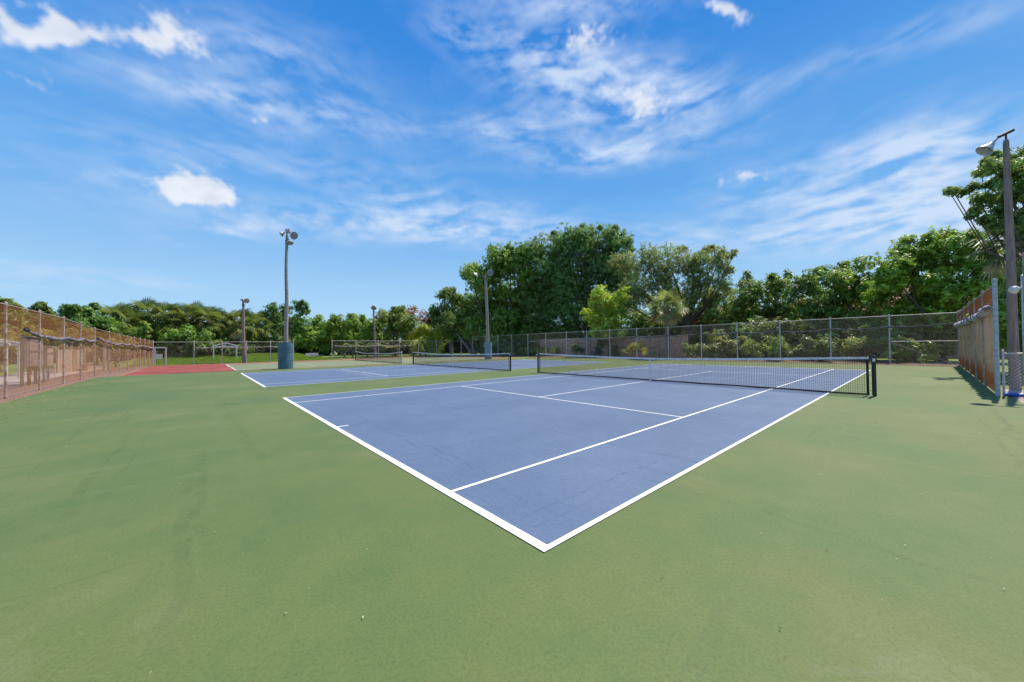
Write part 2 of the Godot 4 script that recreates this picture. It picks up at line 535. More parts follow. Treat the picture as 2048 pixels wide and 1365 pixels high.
const TREES := {
	# foot of the trunk, then bunches of leaves: x, y, z, radius
	"big_left": [Vector2(-44.3, -35.8), [Vector4(-44.7, 12.1, -32, 3.04), Vector4(-43.3, 14.6, -35, 3.09), Vector4(-40.2, 14.4, -37.1, 3.2), Vector4(-48, 8.6, -35.3, 3.46), Vector4(-44.8, 9.3, -38.3, 3.87), Vector4(-41.4, 10.8, -40.5, 3.79), Vector4(-43.4, 4.5, -34.9, 3.41), Vector4(-42.5, 5, -40.2, 3.57), Vector4(-46.1, 4.9, -31.9, 2.03), Vector4(-48, 13.8, -32.3, 1.68), Vector4(-42.1, 16.4, -36.1, 1.46), Vector4(-46.6, 17.5, -36.1, 1.03)]],
	"big_main": [Vector2(-33.4, -44.5), [Vector4(-38.1, 16, -40.1, 3.22), Vector4(-34.4, 16.5, -41.9, 3.14), Vector4(-33.1, 17.3, -46.6, 3.25), Vector4(-29.8, 16.3, -47.3, 2.75), Vector4(-36.6, 11.9, -40.8, 3.98), Vector4(-33.7, 11.9, -44.7, 4.4), Vector4(-30.4, 11.7, -47.4, 3.56), Vector4(-36.7, 6.7, -42, 4.03), Vector4(-34.1, 6.3, -46.3, 4.09), Vector4(-29.6, 6.9, -48.1, 3.55), Vector4(-39.6, 7.3, -39.8, 3.27), Vector4(-32.5, 17.6, -42, 1.68), Vector4(-31.7, 18.6, -48.1, 1.62), Vector4(-39.7, 3.2, -41.6, 2.92), Vector4(-35.3, 2.3, -43.9, 2.83), Vector4(-30.3, 2.2, -44.9, 2.68), Vector4(-38, 18.5, -43, 1.16), Vector4(-33.1, 19.4, -45.4, 0.88), Vector4(-29.6, 19, -46.8, 0.7), Vector4(-27.1, 16.6, -46.5, 0.75), Vector4(-34.1, 18.3, -41, 0.77), Vector4(-30.2, 19, -43.9, 0.45), Vector4(-35.1, 20.8, -46.1, 0.5), Vector4(-29.3, 18.8, -48.6, 0.47), Vector4(-28.5, 16.4, -49.7, 0.63), Vector4(-36.9, 19.2, -41.2, 0.48)]],
	"willowy": [Vector2(-17.5, -44.1), [Vector4(-25.7, 12.5, -42.1, 1.94), Vector4(-21.6, 11.9, -41.3, 2.05), Vector4(-18.9, 11.2, -42.4, 2.12), Vector4(-16.2, 10.9, -43.1, 1.92), Vector4(-14.3, 11.2, -44, 1.3), Vector4(-22.5, 8.8, -40.3, 2.12), Vector4(-19.6, 8.8, -42.4, 2.15), Vector4(-15.9, 9.1, -43.7, 1.93), Vector4(-13.5, 10, -44.9, 0.89), Vector4(-13.1, 12.1, -46.4, 0.42), Vector4(-13.9, 11.9, -46.9, 0.49), Vector4(-19.1, 13.6, -45.7, 0.66), Vector4(-16.1, 13.1, -46.7, 0.63), Vector4(-13.8, 11.8, -44.4, 0.53), Vector4(-23.8, 6.9, -39.4, 1.81), Vector4(-19.8, 7.2, -45.5, 1.59), Vector4(-14.5, 7.5, -47.6, 1.5), Vector4(-15.4, 13.3, -46.6, 0.38), Vector4(-16.5, 7.5, -46.9, 1.53), Vector4(-16.8, 6.7, -42.9, 1.45), Vector4(-21.2, 7.2, -42.9, 1.43), Vector4(-13.9, 8.3, -43.7, 1.17)]],
	"fill": [Vector2(-20, -46.8), [Vector4(-24.4, 4.5, -44.7, 1.96), Vector4(-21.7, 3.7, -45.9, 1.91), Vector4(-19.9, 4.7, -48.9, 2.08), Vector4(-16.4, 5.5, -48, 1.94), Vector4(-17.4, 2.7, -47.4, 1.83), Vector4(-20.2, 1.4, -45.6, 1.73), Vector4(-24.1, 1.5, -45.5, 1.69), Vector4(-15.5, 3.5, -50.4, 1.85), Vector4(-15.6, 1.2, -48.1, 1.41), Vector4(-25.1, 2.4, -43.3, 1.53)]],
	"lime": [Vector2(-22.9, -34.9), [Vector4(-23.5, 6.8, -34.6, 1.56), Vector4(-24.1, 5, -33.9, 1.44), Vector4(-23.3, 5.7, -36.4, 1.6), Vector4(-21.6, 7.2, -35.5, 1.06), Vector4(-23.5, 3.2, -34, 1.43), Vector4(-21.6, 3.4, -34.8, 1.28)]],
	"row1": [Vector2(-9.5, -43.7), [Vector4(-11.8, 5.6, -42.6, 1.82), Vector4(-9.9, 6.8, -42.7, 1.7), Vector4(-8.8, 7.2, -45.3, 1.63), Vector4(-6.6, 6.7, -42.7, 1.49), Vector4(-11.6, 4.1, -45.2, 1.89), Vector4(-8.9, 4.6, -43.6, 1.9), Vector4(-7, 4.8, -44.7, 1.87), Vector4(-11.3, 2.3, -42.2, 1.35), Vector4(-8.9, 2.1, -41.7, 1.43), Vector4(-7.6, 2.2, -45.5, 1.6), Vector4(-11.3, 9, -45.1, 0.51), Vector4(-8.4, 8.1, -42.1, 0.41), Vector4(-7.8, 8.7, -46.2, 0.43), Vector4(-13.2, 4.1, -42.1, 1.46)]],
	"row2": [Vector2(-3.2, -41.6), [Vector4(-5, 7, -42.8, 1.44), Vector4(-3.3, 6.8, -40.1, 1.31), Vector4(-2.1, 7.4, -42, 1.42), Vector4(-4.3, 5.2, -42.5, 1.79), Vector4(-2.6, 5.3, -42.9, 1.82), Vector4(-5.4, 3.6, -42.1, 1.62), Vector4(-3.1, 2.9, -40.7, 1.5), Vector4(-1.1, 3.2, -40.1, 1.41), Vector4(-2.9, 8.4, -43.1, 0.55), Vector4(-4.4, 7.9, -40.8, 0.46), Vector4(-0.8, 5.7, -40.8, 1.51)]],
	"row3": [Vector2(2.6, -38.5), [Vector4(0.2, 6.5, -36.6, 1.4), Vector4(1.2, 7.8, -38.6, 1.44), Vector4(2.4, 8, -39.5, 1.49), Vector4(3.5, 7.6, -38, 1.46), Vector4(4.6, 7.2, -39.3, 1.25), Vector4(0.4, 5.4, -38.9, 1.79), Vector4(1.9, 6.1, -39.8, 1.91), Vector4(3.5, 5.5, -37, 1.69), Vector4(4.6, 5.4, -37.5, 1.26), Vector4(0.6, 3.1, -38.6, 1.45), Vector4(2.1, 3.4, -39.2, 1.57), Vector4(3.6, 3.5, -37.1, 1.42), Vector4(1.1, 8.9, -38.5, 0.57), Vector4(2.1, 8.8, -38.6, 0.48), Vector4(3.2, 8.9, -39.6, 0.55), Vector4(4.2, 8.5, -39.8, 0.54), Vector4(4.8, 3.8, -38.1, 1.1)]],
	"high": [Vector2(3.9, -24.9), [Vector4(3.9, 8.9, -23.8, 0.43), Vector4(4.5, 9.3, -25, 0.52), Vector4(3.6, 7.7, -24.5, 0.31), Vector4(3.2, 8.5, -25.3, 0.24), Vector4(2.8, 8.3, -24.2, 0.16), Vector4(4.1, 7.9, -25.7, 0.41), Vector4(4.6, 7.9, -24.9, 0.6), Vector4(3.5, 7.6, -25.8, 0.26), Vector4(3.7, 6.8, -24.5, 0.29), Vector4(5, 6.5, -24.6, 0.84), Vector4(4.4, 6.9, -25.1, 0.44), Vector4(2.7, 8.6, -25.1, 0.12), Vector4(5.1, 8.1, -23.9, 0.91), Vector4(3.4, 8.6, -25.2, 0.21), Vector4(3.8, 9.3, -24.5, 0.22), Vector4(4.1, 9.8, -25.4, 0.23), Vector4(4.2, 8.5, -24.4, 0.39), Vector4(3.9, 8.5, -25.4, 0.27), Vector4(4.3, 7.7, -25.1, 0.4), Vector4(3.7, 9.4, -26.1, 0.21), Vector4(4.1, 7.2, -24.8, 0.31), Vector4(3.9, 6.4, -24.3, 0.22), Vector4(3.3, 7.1, -24.6, 0.16), Vector4(4.7, 8.7, -24.8, 0.56)]],
	"gatebush": [Vector2(4.2, -23.1), [Vector4(4.1, 3.3, -23.7, 0.63), Vector4(4.5, 2.9, -23.5, 0.82), Vector4(3.7, 2.3, -22.4, 0.53), Vector4(4.5, 1.6, -23.8, 0.74), Vector4(3.9, 1.6, -23, 0.53), Vector4(4.7, 3.8, -22.5, 0.77)]],
	"leaning": [Vector2(-52.6, -31.5), [Vector4(-53.9, 9.8, -32, 2.15), Vector4(-55.9, 7.7, -31.1, 2.18), Vector4(-52.5, 7.5, -32.6, 2.31), Vector4(-54.8, 5.3, -29.4, 1.94), Vector4(-50.7, 5.1, -30.4, 2.2), Vector4(-48.9, 5.9, -32.3, 1.86), Vector4(-51.3, 10.4, -29.4, 1.1), Vector4(-52.6, 11.4, -31.7, 0.71), Vector4(-52.5, 9.8, -34.2, 1.35)]],
	"orange": [Vector2(-55.5, -26.9), [Vector4(-57.2, 7.1, -25.9, 1.49), Vector4(-54.9, 6.5, -26.8, 1.29), Vector4(-54.3, 6.1, -28, 0.69)]],
	"midtree": [Vector2(-55.2, -22.2), [Vector4(-56, 6, -20.9, 1.63), Vector4(-55.4, 6.7, -22.8, 1.66), Vector4(-57.3, 4.9, -23.2, 2.21), Vector4(-55.2, 3.9, -19.8, 1.91), Vector4(-52.9, 4.7, -23.4, 1.94), Vector4(-53.8, 7.7, -22.6, 0.73), Vector4(-55.9, 7.4, -22.5, 0.75)]],
	"yellow": [Vector2(-53.4, -26.8), [Vector4(-54.1, 3.3, -24.4, 1.99), Vector4(-53.9, 3.3, -27, 2.04), Vector4(-53.4, 3.5, -29.6, 1.91), Vector4(-51.5, 1.6, -24.4, 1.6), Vector4(-54.1, 1.4, -29, 1.74), Vector4(-53.4, 4.7, -26.3, 1.17)]],
	"shrubA": [Vector2(-60.1, -11.6), [Vector4(-60.9, 4.7, -10, 1.69), Vector4(-60.4, 4.7, -11.6, 1.71), Vector4(-60.4, 2.6, -10.3, 1.99), Vector4(-58.4, 2.6, -12.2, 1.9), Vector4(-59.3, 4.7, -13.1, 1.4), Vector4(-61.2, 6, -12.2, 0.63)]],
	"shrubB": [Vector2(-57.9, -15.2), [Vector4(-56.7, 5, -13.9, 1.52), Vector4(-56.3, 5.2, -15.6, 1.54), Vector4(-59.1, 2.8, -14.9, 1.99), Vector4(-60.4, 2.5, -17.2, 1.82), Vector4(-57.2, 6.2, -15.9, 0.7), Vector4(-57.7, 5.8, -13.7, 0.54)]],
	"shrubC": [Vector2(-56.7, -18.3), [Vector4(-59.7, 5.1, -18.2, 1.66), Vector4(-55.6, 4.7, -18.6, 1.42), Vector4(-56.4, 2.5, -17.9, 1.9), Vector4(-55.3, 2.3, -19.4, 1.59), Vector4(-56.5, 6, -17.5, 0.63)]],
	"dark": [Vector2(-62.9, -7.8), [Vector4(-61.6, 6.7, -6.2, 1.19), Vector4(-65.3, 7.7, -8.4, 1.04), Vector4(-60.5, 7.7, -9.6, 1.07), Vector4(-60.8, 7, -10.5, 0.77), Vector4(-65.2, 5.2, -5.7, 1.7), Vector4(-64.8, 5.2, -7.6, 1.89), Vector4(-63.5, 5.2, -9.5, 1.74), Vector4(-65.4, 2.9, -5.1, 1.54), Vector4(-60, 2.4, -6.9, 1.61), Vector4(-60, 8.4, -9.9, 0.45), Vector4(-64.5, 8.2, -6.6, 0.47)]],
	"hedgeA": [Vector2(-58, 5.2), [Vector4(-58.1, 3.6, 5.1, 1.44), Vector4(-59.8, 3.3, 6.5, 1.33), Vector4(-56.3, 3.2, 3.9, 1.42), Vector4(-58, 2, 4.8, 1.2), Vector4(-57.8, 1.8, 5.9, 1.06)]],
	"hedgeB": [Vector2(-57.9, 1.9), [Vector4(-55.9, 2.6, 2.1, 1.45), Vector4(-57.7, 2.4, 0.7, 1.4), Vector4(-59, 1.5, 1.9, 1.15), Vector4(-58.9, 4, 2.8, 1.01)]],
	"hedgeC": [Vector2(-59, -2), [Vector4(-59.8, 2.1, -0.7, 1.48), Vector4(-60, 2.1, -2.3, 1.51), Vector4(-60.3, 3.3, -3.4, 1.26), Vector4(-55.7, 1.4, -1.5, 1.02)]],
	"hedgeD": [Vector2(-55, 7.6), [Vector4(-56.7, 2.7, 7.4, 1.41), Vector4(-53.4, 3.2, 8.2, 1.15), Vector4(-56.5, 2, 8, 1.12), Vector4(-53.4, 3.7, 6.6, 0.75)]],
	"leftA": [Vector2(-54.5, 10), [Vector4(-54, 4.7, 10.2, 1.02), Vector4(-54.9, 4.3, 9.6, 0.95), Vector4(-53.8, 5.3, 10.6, 0.71), Vector4(-53.1, 3.6, 9.9, 1.11), Vector4(-55.4, 6.2, 10.2, 0.26), Vector4(-55.2, 5.8, 10.5, 0.31), Vector4(-54.9, 3.5, 9.3, 0.95)]],
	"leftB": [Vector2(-52.1, 11.5), [Vector4(-53.1, 5, 11.5, 0.88), Vector4(-52.5, 4.4, 12, 0.96), Vector4(-52.3, 5.6, 11, 0.29), Vector4(-52.4, 5.5, 11.5, 0.34), Vector4(-49.4, 3.7, 10.6, 1.01), Vector4(-52.9, 3.6, 12.2, 0.96)]],
	"leftC": [Vector2(-47.6, 12.4), [Vector4(-48.9, 4.7, 12.4, 0.79), Vector4(-48.3, 4.7, 13.1, 0.76), Vector4(-48.4, 5.5, 12.2, 0.26), Vector4(-47.4, 3.8, 12.4, 0.93), Vector4(-46.5, 3.7, 13, 0.9), Vector4(-46.3, 4, 11.5, 0.67)]],
	"leftD": [Vector2(-43.3, 13.2), [Vector4(-43.4, 4.6, 12.7, 0.6), Vector4(-44.2, 4.7, 13.3, 0.68), Vector4(-43.2, 4.4, 13.7, 0.91), Vector4(-43.2, 3.6, 12.9, 0.93), Vector4(-42.7, 5.2, 12.8, 0.18), Vector4(-42.9, 3.3, 13.5, 1.02)]],
	"lhA": [Vector2(-36.8, 10.3), [Vector4(-37.1, 2.6, 11.1, 0.72), Vector4(-36.3, 2.4, 10.2, 0.72), Vector4(-37.2, 2.3, 9.7, 0.68), Vector4(-35.5, 1.8, 10.4, 0.69), Vector4(-37.7, 1.6, 10.1, 0.68)]],
	"lhB": [Vector2(-43.2, 9.3), [Vector4(-44.2, 2.5, 10.2, 0.82), Vector4(-42.1, 2.2, 8.9, 0.79), Vector4(-42.6, 1.6, 9.5, 0.72), Vector4(-44, 2, 8.7, 0.67)]],
	"lhC": [Vector2(-46.9, 7.7), [Vector4(-45.7, 2, 8.4, 0.7), Vector4(-49.4, 1.9, 7.9, 0.77), Vector4(-46.1, 1.7, 6.7, 0.64), Vector4(-46.3, 1.4, 7.8, 0.54)]],
}

# ---------- ground ----------
func sheet(x0: float, x1: float, z0: float, z1: float, y: float) -> ArrayMesh:
	var b := MB.new()
	b.quad(Vector3(x0, y, z0), Vector3(x1, y, z0), Vector3(x1, y, z1), Vector3(x0, y, z1), Vector3.UP)
	return b.mesh()

func slab(x0: float, x1: float, z0: float, z1: float, top: float, thick: float) -> ArrayMesh:
	var b := MB.new()
	b.box(Vector3((x0 + x1) / 2, top - thick / 2, (z0 + z1) / 2), Vector3(x1 - x0, thick, z1 - z0), Basis(), 0.01)
	return b.mesh()

func court(right: float, fill: Material, line: Material, old := false) -> void:
	# lines are sheets that lie on the painted surface
	var c := structure("tennis_court", null, null, Vector3(right, 0, 0))
	part("playing_surface", sheet(-10.97, 0, -23.77, 0, 0.004), fill, c)
	var y := 0.008
	if not old:
		part("baseline", sheet(-10.97, 0, -0.085, 0, y), line, c)
		part("baseline", sheet(-10.97, 0, -23.77, -23.67, y), line, c)
	else:
		part("baseline", sheet(-5.6, 0, -0.085, 0, y), line, c)
		part("baseline", sheet(-12.8, -6.6, -0.085, 0.02, y), line, c)
		part("baseline", sheet(-10.97, 0, -23.77, -23.67, y), line, c)
	for x in [-0.05, -10.97]:
		part("sideline", sheet(x, x + 0.05, -23.67, -0.085, y), line, c)
	for x in [-1.422, -9.598]:
		part("singles_line", sheet(x, x + 0.05, -23.67, -0.085, y), line, c)
	for z in [-5.51, -18.31]:
		part("service_line", sheet(-9.548, -1.422, z, z + 0.05, y), line, c)
	part("centre_line", sheet(-5.51, -5.46, -18.26, -5.51, y), line, c)
	for z in [-0.285, -23.67]:
		part("centre_mark", sheet(-5.51, -5.46, z, z + 0.2, y), line, c)
	if right < -10.0 and not old:
		part("practice_line", sheet(-9.2, -2.1, -4.98, -4.94, y), M.pink_line, c)

# ---------- chain link fences ----------
func wire_colour(style: int, y: float, h: float, at: Vector3, patch: FastNoiseLite) -> Color:
	var rust := Color(0.36, 0.13, 0.04)
	var zinc := Color(0.5, 0.43, 0.38)
	var tan_ := Color(0.4, 0.19, 0.085)
	var k := patch.get_noise_3d(at.x * 2.2, y * 2.5, at.z * 2.2)
	if style == 0:      # left: rust above the rolled screen, faded below
		var m := tan_.lerp(Color(0.46, 0.29, 0.19), clampf(0.5 + k, 0.0, 1.0))
		return m.lerp(rust, smoothstep(0.66, 0.72, y / h + 0.05 * k) * 0.95)
	if style == 1:      # far fence: dull zinc
		return zinc.lerp(Color(0.36, 0.23, 0.15), clampf(0.4 + k, 0.0, 1.0))
	if style == 2:      # right: rust above the screen and at the foot
		var m := Color(0.66, 0.46, 0.29).lerp(Color(0.54, 0.28, 0.14), clampf(0.4 + 1.2 * k, 0.0, 1.0))
		var edge := maxf(smoothstep(0.74, 0.79, y / h + 0.03 * k), 1.0 - smoothstep(0.2, 0.27, y / h + 0.06 * k))
		return m.lerp(Color(0.4, 0.12, 0.028), edge)
	return Color(0.6, 0.6, 0.62)

func bay_wires(b: MB, p: Vector3, q: Vector3, h0: float, h1: float, pitch: float, r: float, style: int, bits: int, patch: FastNoiseLite) -> void:
	var along := q - p
	var L := along.length()
	var d := along / L
	var low := 0.05
	for lean: float in [1.0, -1.0]:
		var s := -maxf(h0, h1)
		while s < L + maxf(h0, h1):
			# y runs from low to h; x = s + lean * y
			var y0 := low
			var y1 := minf(h0, h1)
			if lean > 0:
				y0 = maxf(y0, -s)
				y1 = minf(y1, L - s)
			else:
				y0 = maxf(y0, s - L)
				y1 = minf(y1, s)
			if y1 - y0 > 0.02:
				var n := maxi(1, int(ceil(bits * (y1 - y0) / h0)))
				for k in n:
					var ya := lerpf(y0, y1, float(k) / n)
					var yb := lerpf(y0, y1, float(k + 1) / n)
					var a := p + d * (s + lean * ya) + Vector3.UP * ya
					var e := p + d * (s + lean * yb) + Vector3.UP * yb
					var ra := r * (1.05 if style == 0 and (ya + yb) * 0.5 / h0 < 0.68 else 1.0)
					b.tube(a, e, ra, ra, 3, wire_colour(style, ya, h0, a, patch), wire_colour(style, yb, h0, e, patch), false)
			s += pitch

func fence(label: String, posts: Array, heights: Array, style: int, post_r: float, post_mat: Material, opts := {}) -> Node3D:
	# posts: ground points; one bay between each two
	var o := thing("chain_link_fence", label, "fence", posts[0])
	var patch := noise(31 + style, 0.35, 3)
	var rail := MB.new()
	var low := MB.new()
	var wires := MB.new()
	var pitch: float = opts.get("pitch", 0.0707)
	var wire_r: float = opts.get("wire", 0.0019)
	for k in posts.size():
		var at: Vector3 = posts[k] - posts[0]
		var h: float = heights[k]
		var pb := MB.new()
		pb.lathe([Vector2(0.0, -0.1), Vector2(post_r, -0.1), Vector2(post_r, h), Vector2(post_r * 1.25, h + 0.005), Vector2(post_r * 1.25, h + 0.04), Vector2(post_r * 0.8, h + 0.075), Vector2(0, h + 0.085)], 10)
		for y in [0.35, h * 0.5, h - 0.25]:
			pb.lathe([Vector2(post_r, y), Vector2(post_r + 0.008, y + 0.002), Vector2(post_r + 0.008, y + 0.024), Vector2(post_r, y + 0.026)], 10)
		if k % 3 == 1:
			pb.tube(Vector3(post_r, h * 0.72, 0), Vector3(post_r + 0.05, h * 0.72, 0.0), 0.012, 0.012, 5)
		part("post", pb.mesh(), post_mat, o, at)
		if k + 1 < posts.size() and not (k in opts.get("gaps", [])):
			var to: Vector3 = posts[k + 1] - posts[0]
			var h2: float = heights[k + 1]
			rail.tube(at + Vector3.UP * (h - 0.02), to + Vector3.UP * (h2 - 0.02), 0.021, 0.021, 8)
			low.tube(at + Vector3.UP * 0.06, to + Vector3.UP * 0.06, 0.004, 0.004, 4)
			bay_wires(wires, at, to, h - 0.04, h2 - 0.04, pitch, wire_r, style, opts.get("bits", 7), patch)
	part("top_rail", rail.mesh(), post_mat, o)
	part("tension_wire", low.mesh(), M.rust_metal if style == 2 else M.galvanised, o)
	var w := part("wire_mesh", wires.mesh(), M.wire, o)
	w.set_meta("kind", "stuff")
	return o

func rolled_screen(label: String, pts: Array, r: float, col: Color, seed_: int, off: Vector3) -> void:
	# a mesh windscreen rolled up and tied to the fence
	var wob := noise(seed_, 0.35, 3)
	var fine := noise(seed_ + 4, 2.2, 2)
	var path := []
	var rad := []
	var cols := []
	var tie_at := []
	var o := thing("rolled_windscreen", label, "windscreen", pts[0] + off, 0.0, "windscreens rolled up along the fences")
	for k in pts.size() - 1:
		var a: Vector3 = pts[k]
		var b: Vector3 = pts[k + 1]
		var n := int(maxf(3, (b - a).length() / 0.16))
		for i in n + (1 if k == pts.size() - 2 else 0):
			var t := float(i) / n
			var s: float = (a - pts[0]).length() + t * (b - a).length()
			var sag := -0.1 * sin(PI * t) * clampf((b - a).length() / 3.0, 0.2, 1.0)
			path.append(a.lerp(b, t) - pts[0] + Vector3(0.02 * fine.get_noise_1d(s * 2.0), sag + 0.05 * wob.get_noise_1d(s * 3.0), 0.03 * fine.get_noise_1d(s * 3.0 + 90.0)))
			rad.append(r * (0.8 + 0.6 * wob.get_noise_1d(s * 7.0 + 30.0) + 0.6 * fine.get_noise_1d(s * 8.0)))
			var shade := 0.75 + 0.7 * absf(fine.get_noise_1d(s * 9.0 + 7.0))
			cols.append(Color(col.r * shade, col.g * shade, col.b * shade))
			if i % 8 == 0:
				tie_at.append(Transform3D(Basis(Quaternion(Vector3.UP, (b - a).normalized())), path[-1]))
	var b2 := MB.new()
	path = [path[0] + (path[0] - path[1]) * 0.1] + path + [path[-1] + (path[-1] - path[-2]) * 0.1]
	rad = [0.001] + rad + [0.001]
	cols = [cols[0]] + cols + [cols[-1]]
	b2.path(path, rad, 9, cols)
	part("rolled_fabric", b2.mesh(), M.screen_roll, o)
	var tie := MB.new()
	tie.lathe([Vector2(r * 0.9, -0.012), Vector2(r * 1.04, 0), Vector2(r * 0.9, 0.012)], 8)
	var tie_mesh := tie.mesh()
	for t in tie_at:
		part("tie", tie_mesh, M.dark_metal, o, t.origin, t.basis)

# ---------- nets ----------
func net(label: String, right: float, sag: float, near: bool, old: bool) -> void:
	var z := -11.885
	var x1 := right + 0.914
	var x0 := right - 11.884
	var mid := right - 5.485
	var o := thing("tennis_net", label, "net", Vector3(mid, 0, z), 0.0, "tennis nets")
	var half := (x1 - x0) / 2
	var top := func(x: float) -> float:
		var t := absf(x) / half
		return lerpf(0.914, 1.065, t) - sag * sin(PI * t)
	var cords := MB.new()
	var step := 0.047
	var r := 0.0031 if near else 0.003
	var n := int((2 * half - 0.3) / step)
	for i in n + 1:
		var x := -half + 0.15 + i * step
		cords.tube(Vector3(x, 0.06, 0), Vector3(x, top.call(x) - 0.03, 0), r, r, 3, Color.WHITE, Color.WHITE, false)
	var rows := 20
	var segs := 24
	for k in rows:
		for s in segs:
			var xa := -half + 0.12 + (2 * half - 0.24) * s / segs
			var xb := -half + 0.12 + (2 * half - 0.24) * (s + 1) / segs
			var f := float(k) / rows
			cords.tube(Vector3(xa, lerpf(0.06, top.call(xa) - 0.03, f), 0), Vector3(xb, lerpf(0.06, top.call(xb) - 0.03, f), 0), r, r, 3, Color.WHITE, Color.WHITE, false)
	part("net_mesh", cords.mesh(), M.net_cord, o).set_meta("kind", "stuff")
	var band := MB.new()
	var hem := MB.new()
	var wob := noise(int(-right) + 3, 1.3, 2)
	for s in segs:
		var xa := -half + 0.1 + (2 * half - 0.2) * s / segs
		var xb := -half + 0.1 + (2 * half - 0.2) * (s + 1) / segs
		var ya: float = top.call(xa)
		var yb: float = top.call(xb)
		for e in [[xa, ya, xb, yb]]:
			var ta := 0.012 * wob.get_noise_1d(e[0] * 3.0)
			var tb := 0.012 * wob.get_noise_1d(e[2] * 3.0)
			band.quad(Vector3(e[0], e[1] - 0.06 + ta, 0.012), Vector3(e[2], e[3] - 0.06 + tb, 0.012), Vector3(e[2], e[3], 0.011), Vector3(e[0], e[1], 0.011), Vector3.BACK)
			band.quad(Vector3(e[0], e[1] - 0.06 + ta, -0.012), Vector3(e[2], e[3] - 0.06 + tb, -0.012), Vector3(e[2], e[3], -0.011), Vector3(e[0], e[1], -0.011), Vector3.FORWARD)
			band.quad(Vector3(e[0], e[1], 0.011), Vector3(e[2], e[3], 0.011), Vector3(e[2], e[3], -0.011), Vector3(e[0], e[1], -0.011), Vector3.UP)
		var la := 0.035 + 0.012 * wob.get_noise_1d(xa * 4.0 + 70)
		var lb := 0.035 + 0.012 * wob.get_noise_1d(xb * 4.0 + 70)
		hem.tube(Vector3(xa, la, 0), Vector3(xb, lb, 0), 0.026, 0.026, 6, Color.WHITE, Color.WHITE, s == 0 or s == segs - 1)
	part("headband", band.mesh(), M.white_tape, o)
	part("bottom_band", hem.mesh(), M.net_band, o)
	for sg in [-1.0, 1.0]:
		var sb := MB.new()
		var xs: float = sg * (half - 0.13)
		var th: float = top.call(xs)
		sb.box(Vector3(xs, th / 2 + 0.01, 0), Vector3(0.055, th - 0.05, 0.012), Basis(), 0.003)
		for k in 5:
			sb.tube(Vector3(xs, 0.15 + k * 0.2, 0), Vector3(sg * (half - 0.02), 0.15 + k * 0.2, 0), 0.004, 0.004, 4)
		part("side_band", sb.mesh(), M.net_band, o)
		var pb := MB.new()
		pb.lathe([Vector2(0, -0.1), Vector2(0.04, -0.1), Vector2(0.04, 1.06), Vector2(0.043, 1.065), Vector2(0.043, 1.09), Vector2(0.03, 1.105), Vector2(0, 1.108)], 14)
		pb.box(Vector3(-sg * 0.045, 0.53, 0), Vector3(0.012, 1.0, 0.02))
		var post := part("net_post", pb.mesh(), M.white_paint if old and sg > 0 else (M.green_post if near and sg > 0 else M.net_post), o, Vector3(sg * half, 0, 0))
		var cr := MB.new()
		cr.box(Vector3(0, 0.98, 0.055), Vector3(0.06, 0.09, 0.05), Basis(), 0.008)
		cr.tube(Vector3(0, 0.98, 0.08), Vector3(0.02 * sg, 0.98, 0.13), 0.009, 0.009, 6)
		part("winch", cr.mesh(), M.white_paint, post)
	var cs := MB.new()
	cs.box(Vector3(0, 0.46, 0.016), Vector3(0.052, 0.905, 0.006), Basis(), 0.002)
	cs.box(Vector3(0, 0.03, 0.016), Vector3(0.07, 0.05, 0.02), Basis(), 0.005)
	part("centre_strap", cs.mesh(), M.white_tape, o)

# ---------- light poles ----------
func lamp_head(parent: Node3D, at: Vector3, aim: Vector3, size: float) -> void:
	var bs := Basis(Quaternion(Vector3.UP, aim.normalized()))
	var b := MB.new()
	b.lathe([Vector2(0, -size * 0.95), Vector2(size * 0.3, -size * 0.93), Vector2(size * 0.36, -size * 0.6), Vector2(size * 0.55, -size * 0.5), Vector2(size, 0), Vector2(size * 1.05, 0.01), Vector2(size * 1.05, 0.03), Vector2(size * 0.97, 0.03)], 22)
	var o := part("lamp_head", b.mesh(), M.lamp_shell, parent, at, bs)
	var g := MB.new()
	g.lathe([Vector2(size * 0.97, 0.022), Vector2(size * 0.6, 0.05), Vector2(0, 0.06)], 22)
	part("lens", g.mesh(), M.lamp_glass, o)
	var i := MB.new()
	i.tube(Vector3(0, -size * 1.3, 0), Vector3(0, -size * 0.8, 0), 0.035, 0.035, 8)
	part("bracket", i.mesh(), M.dark_metal, o)

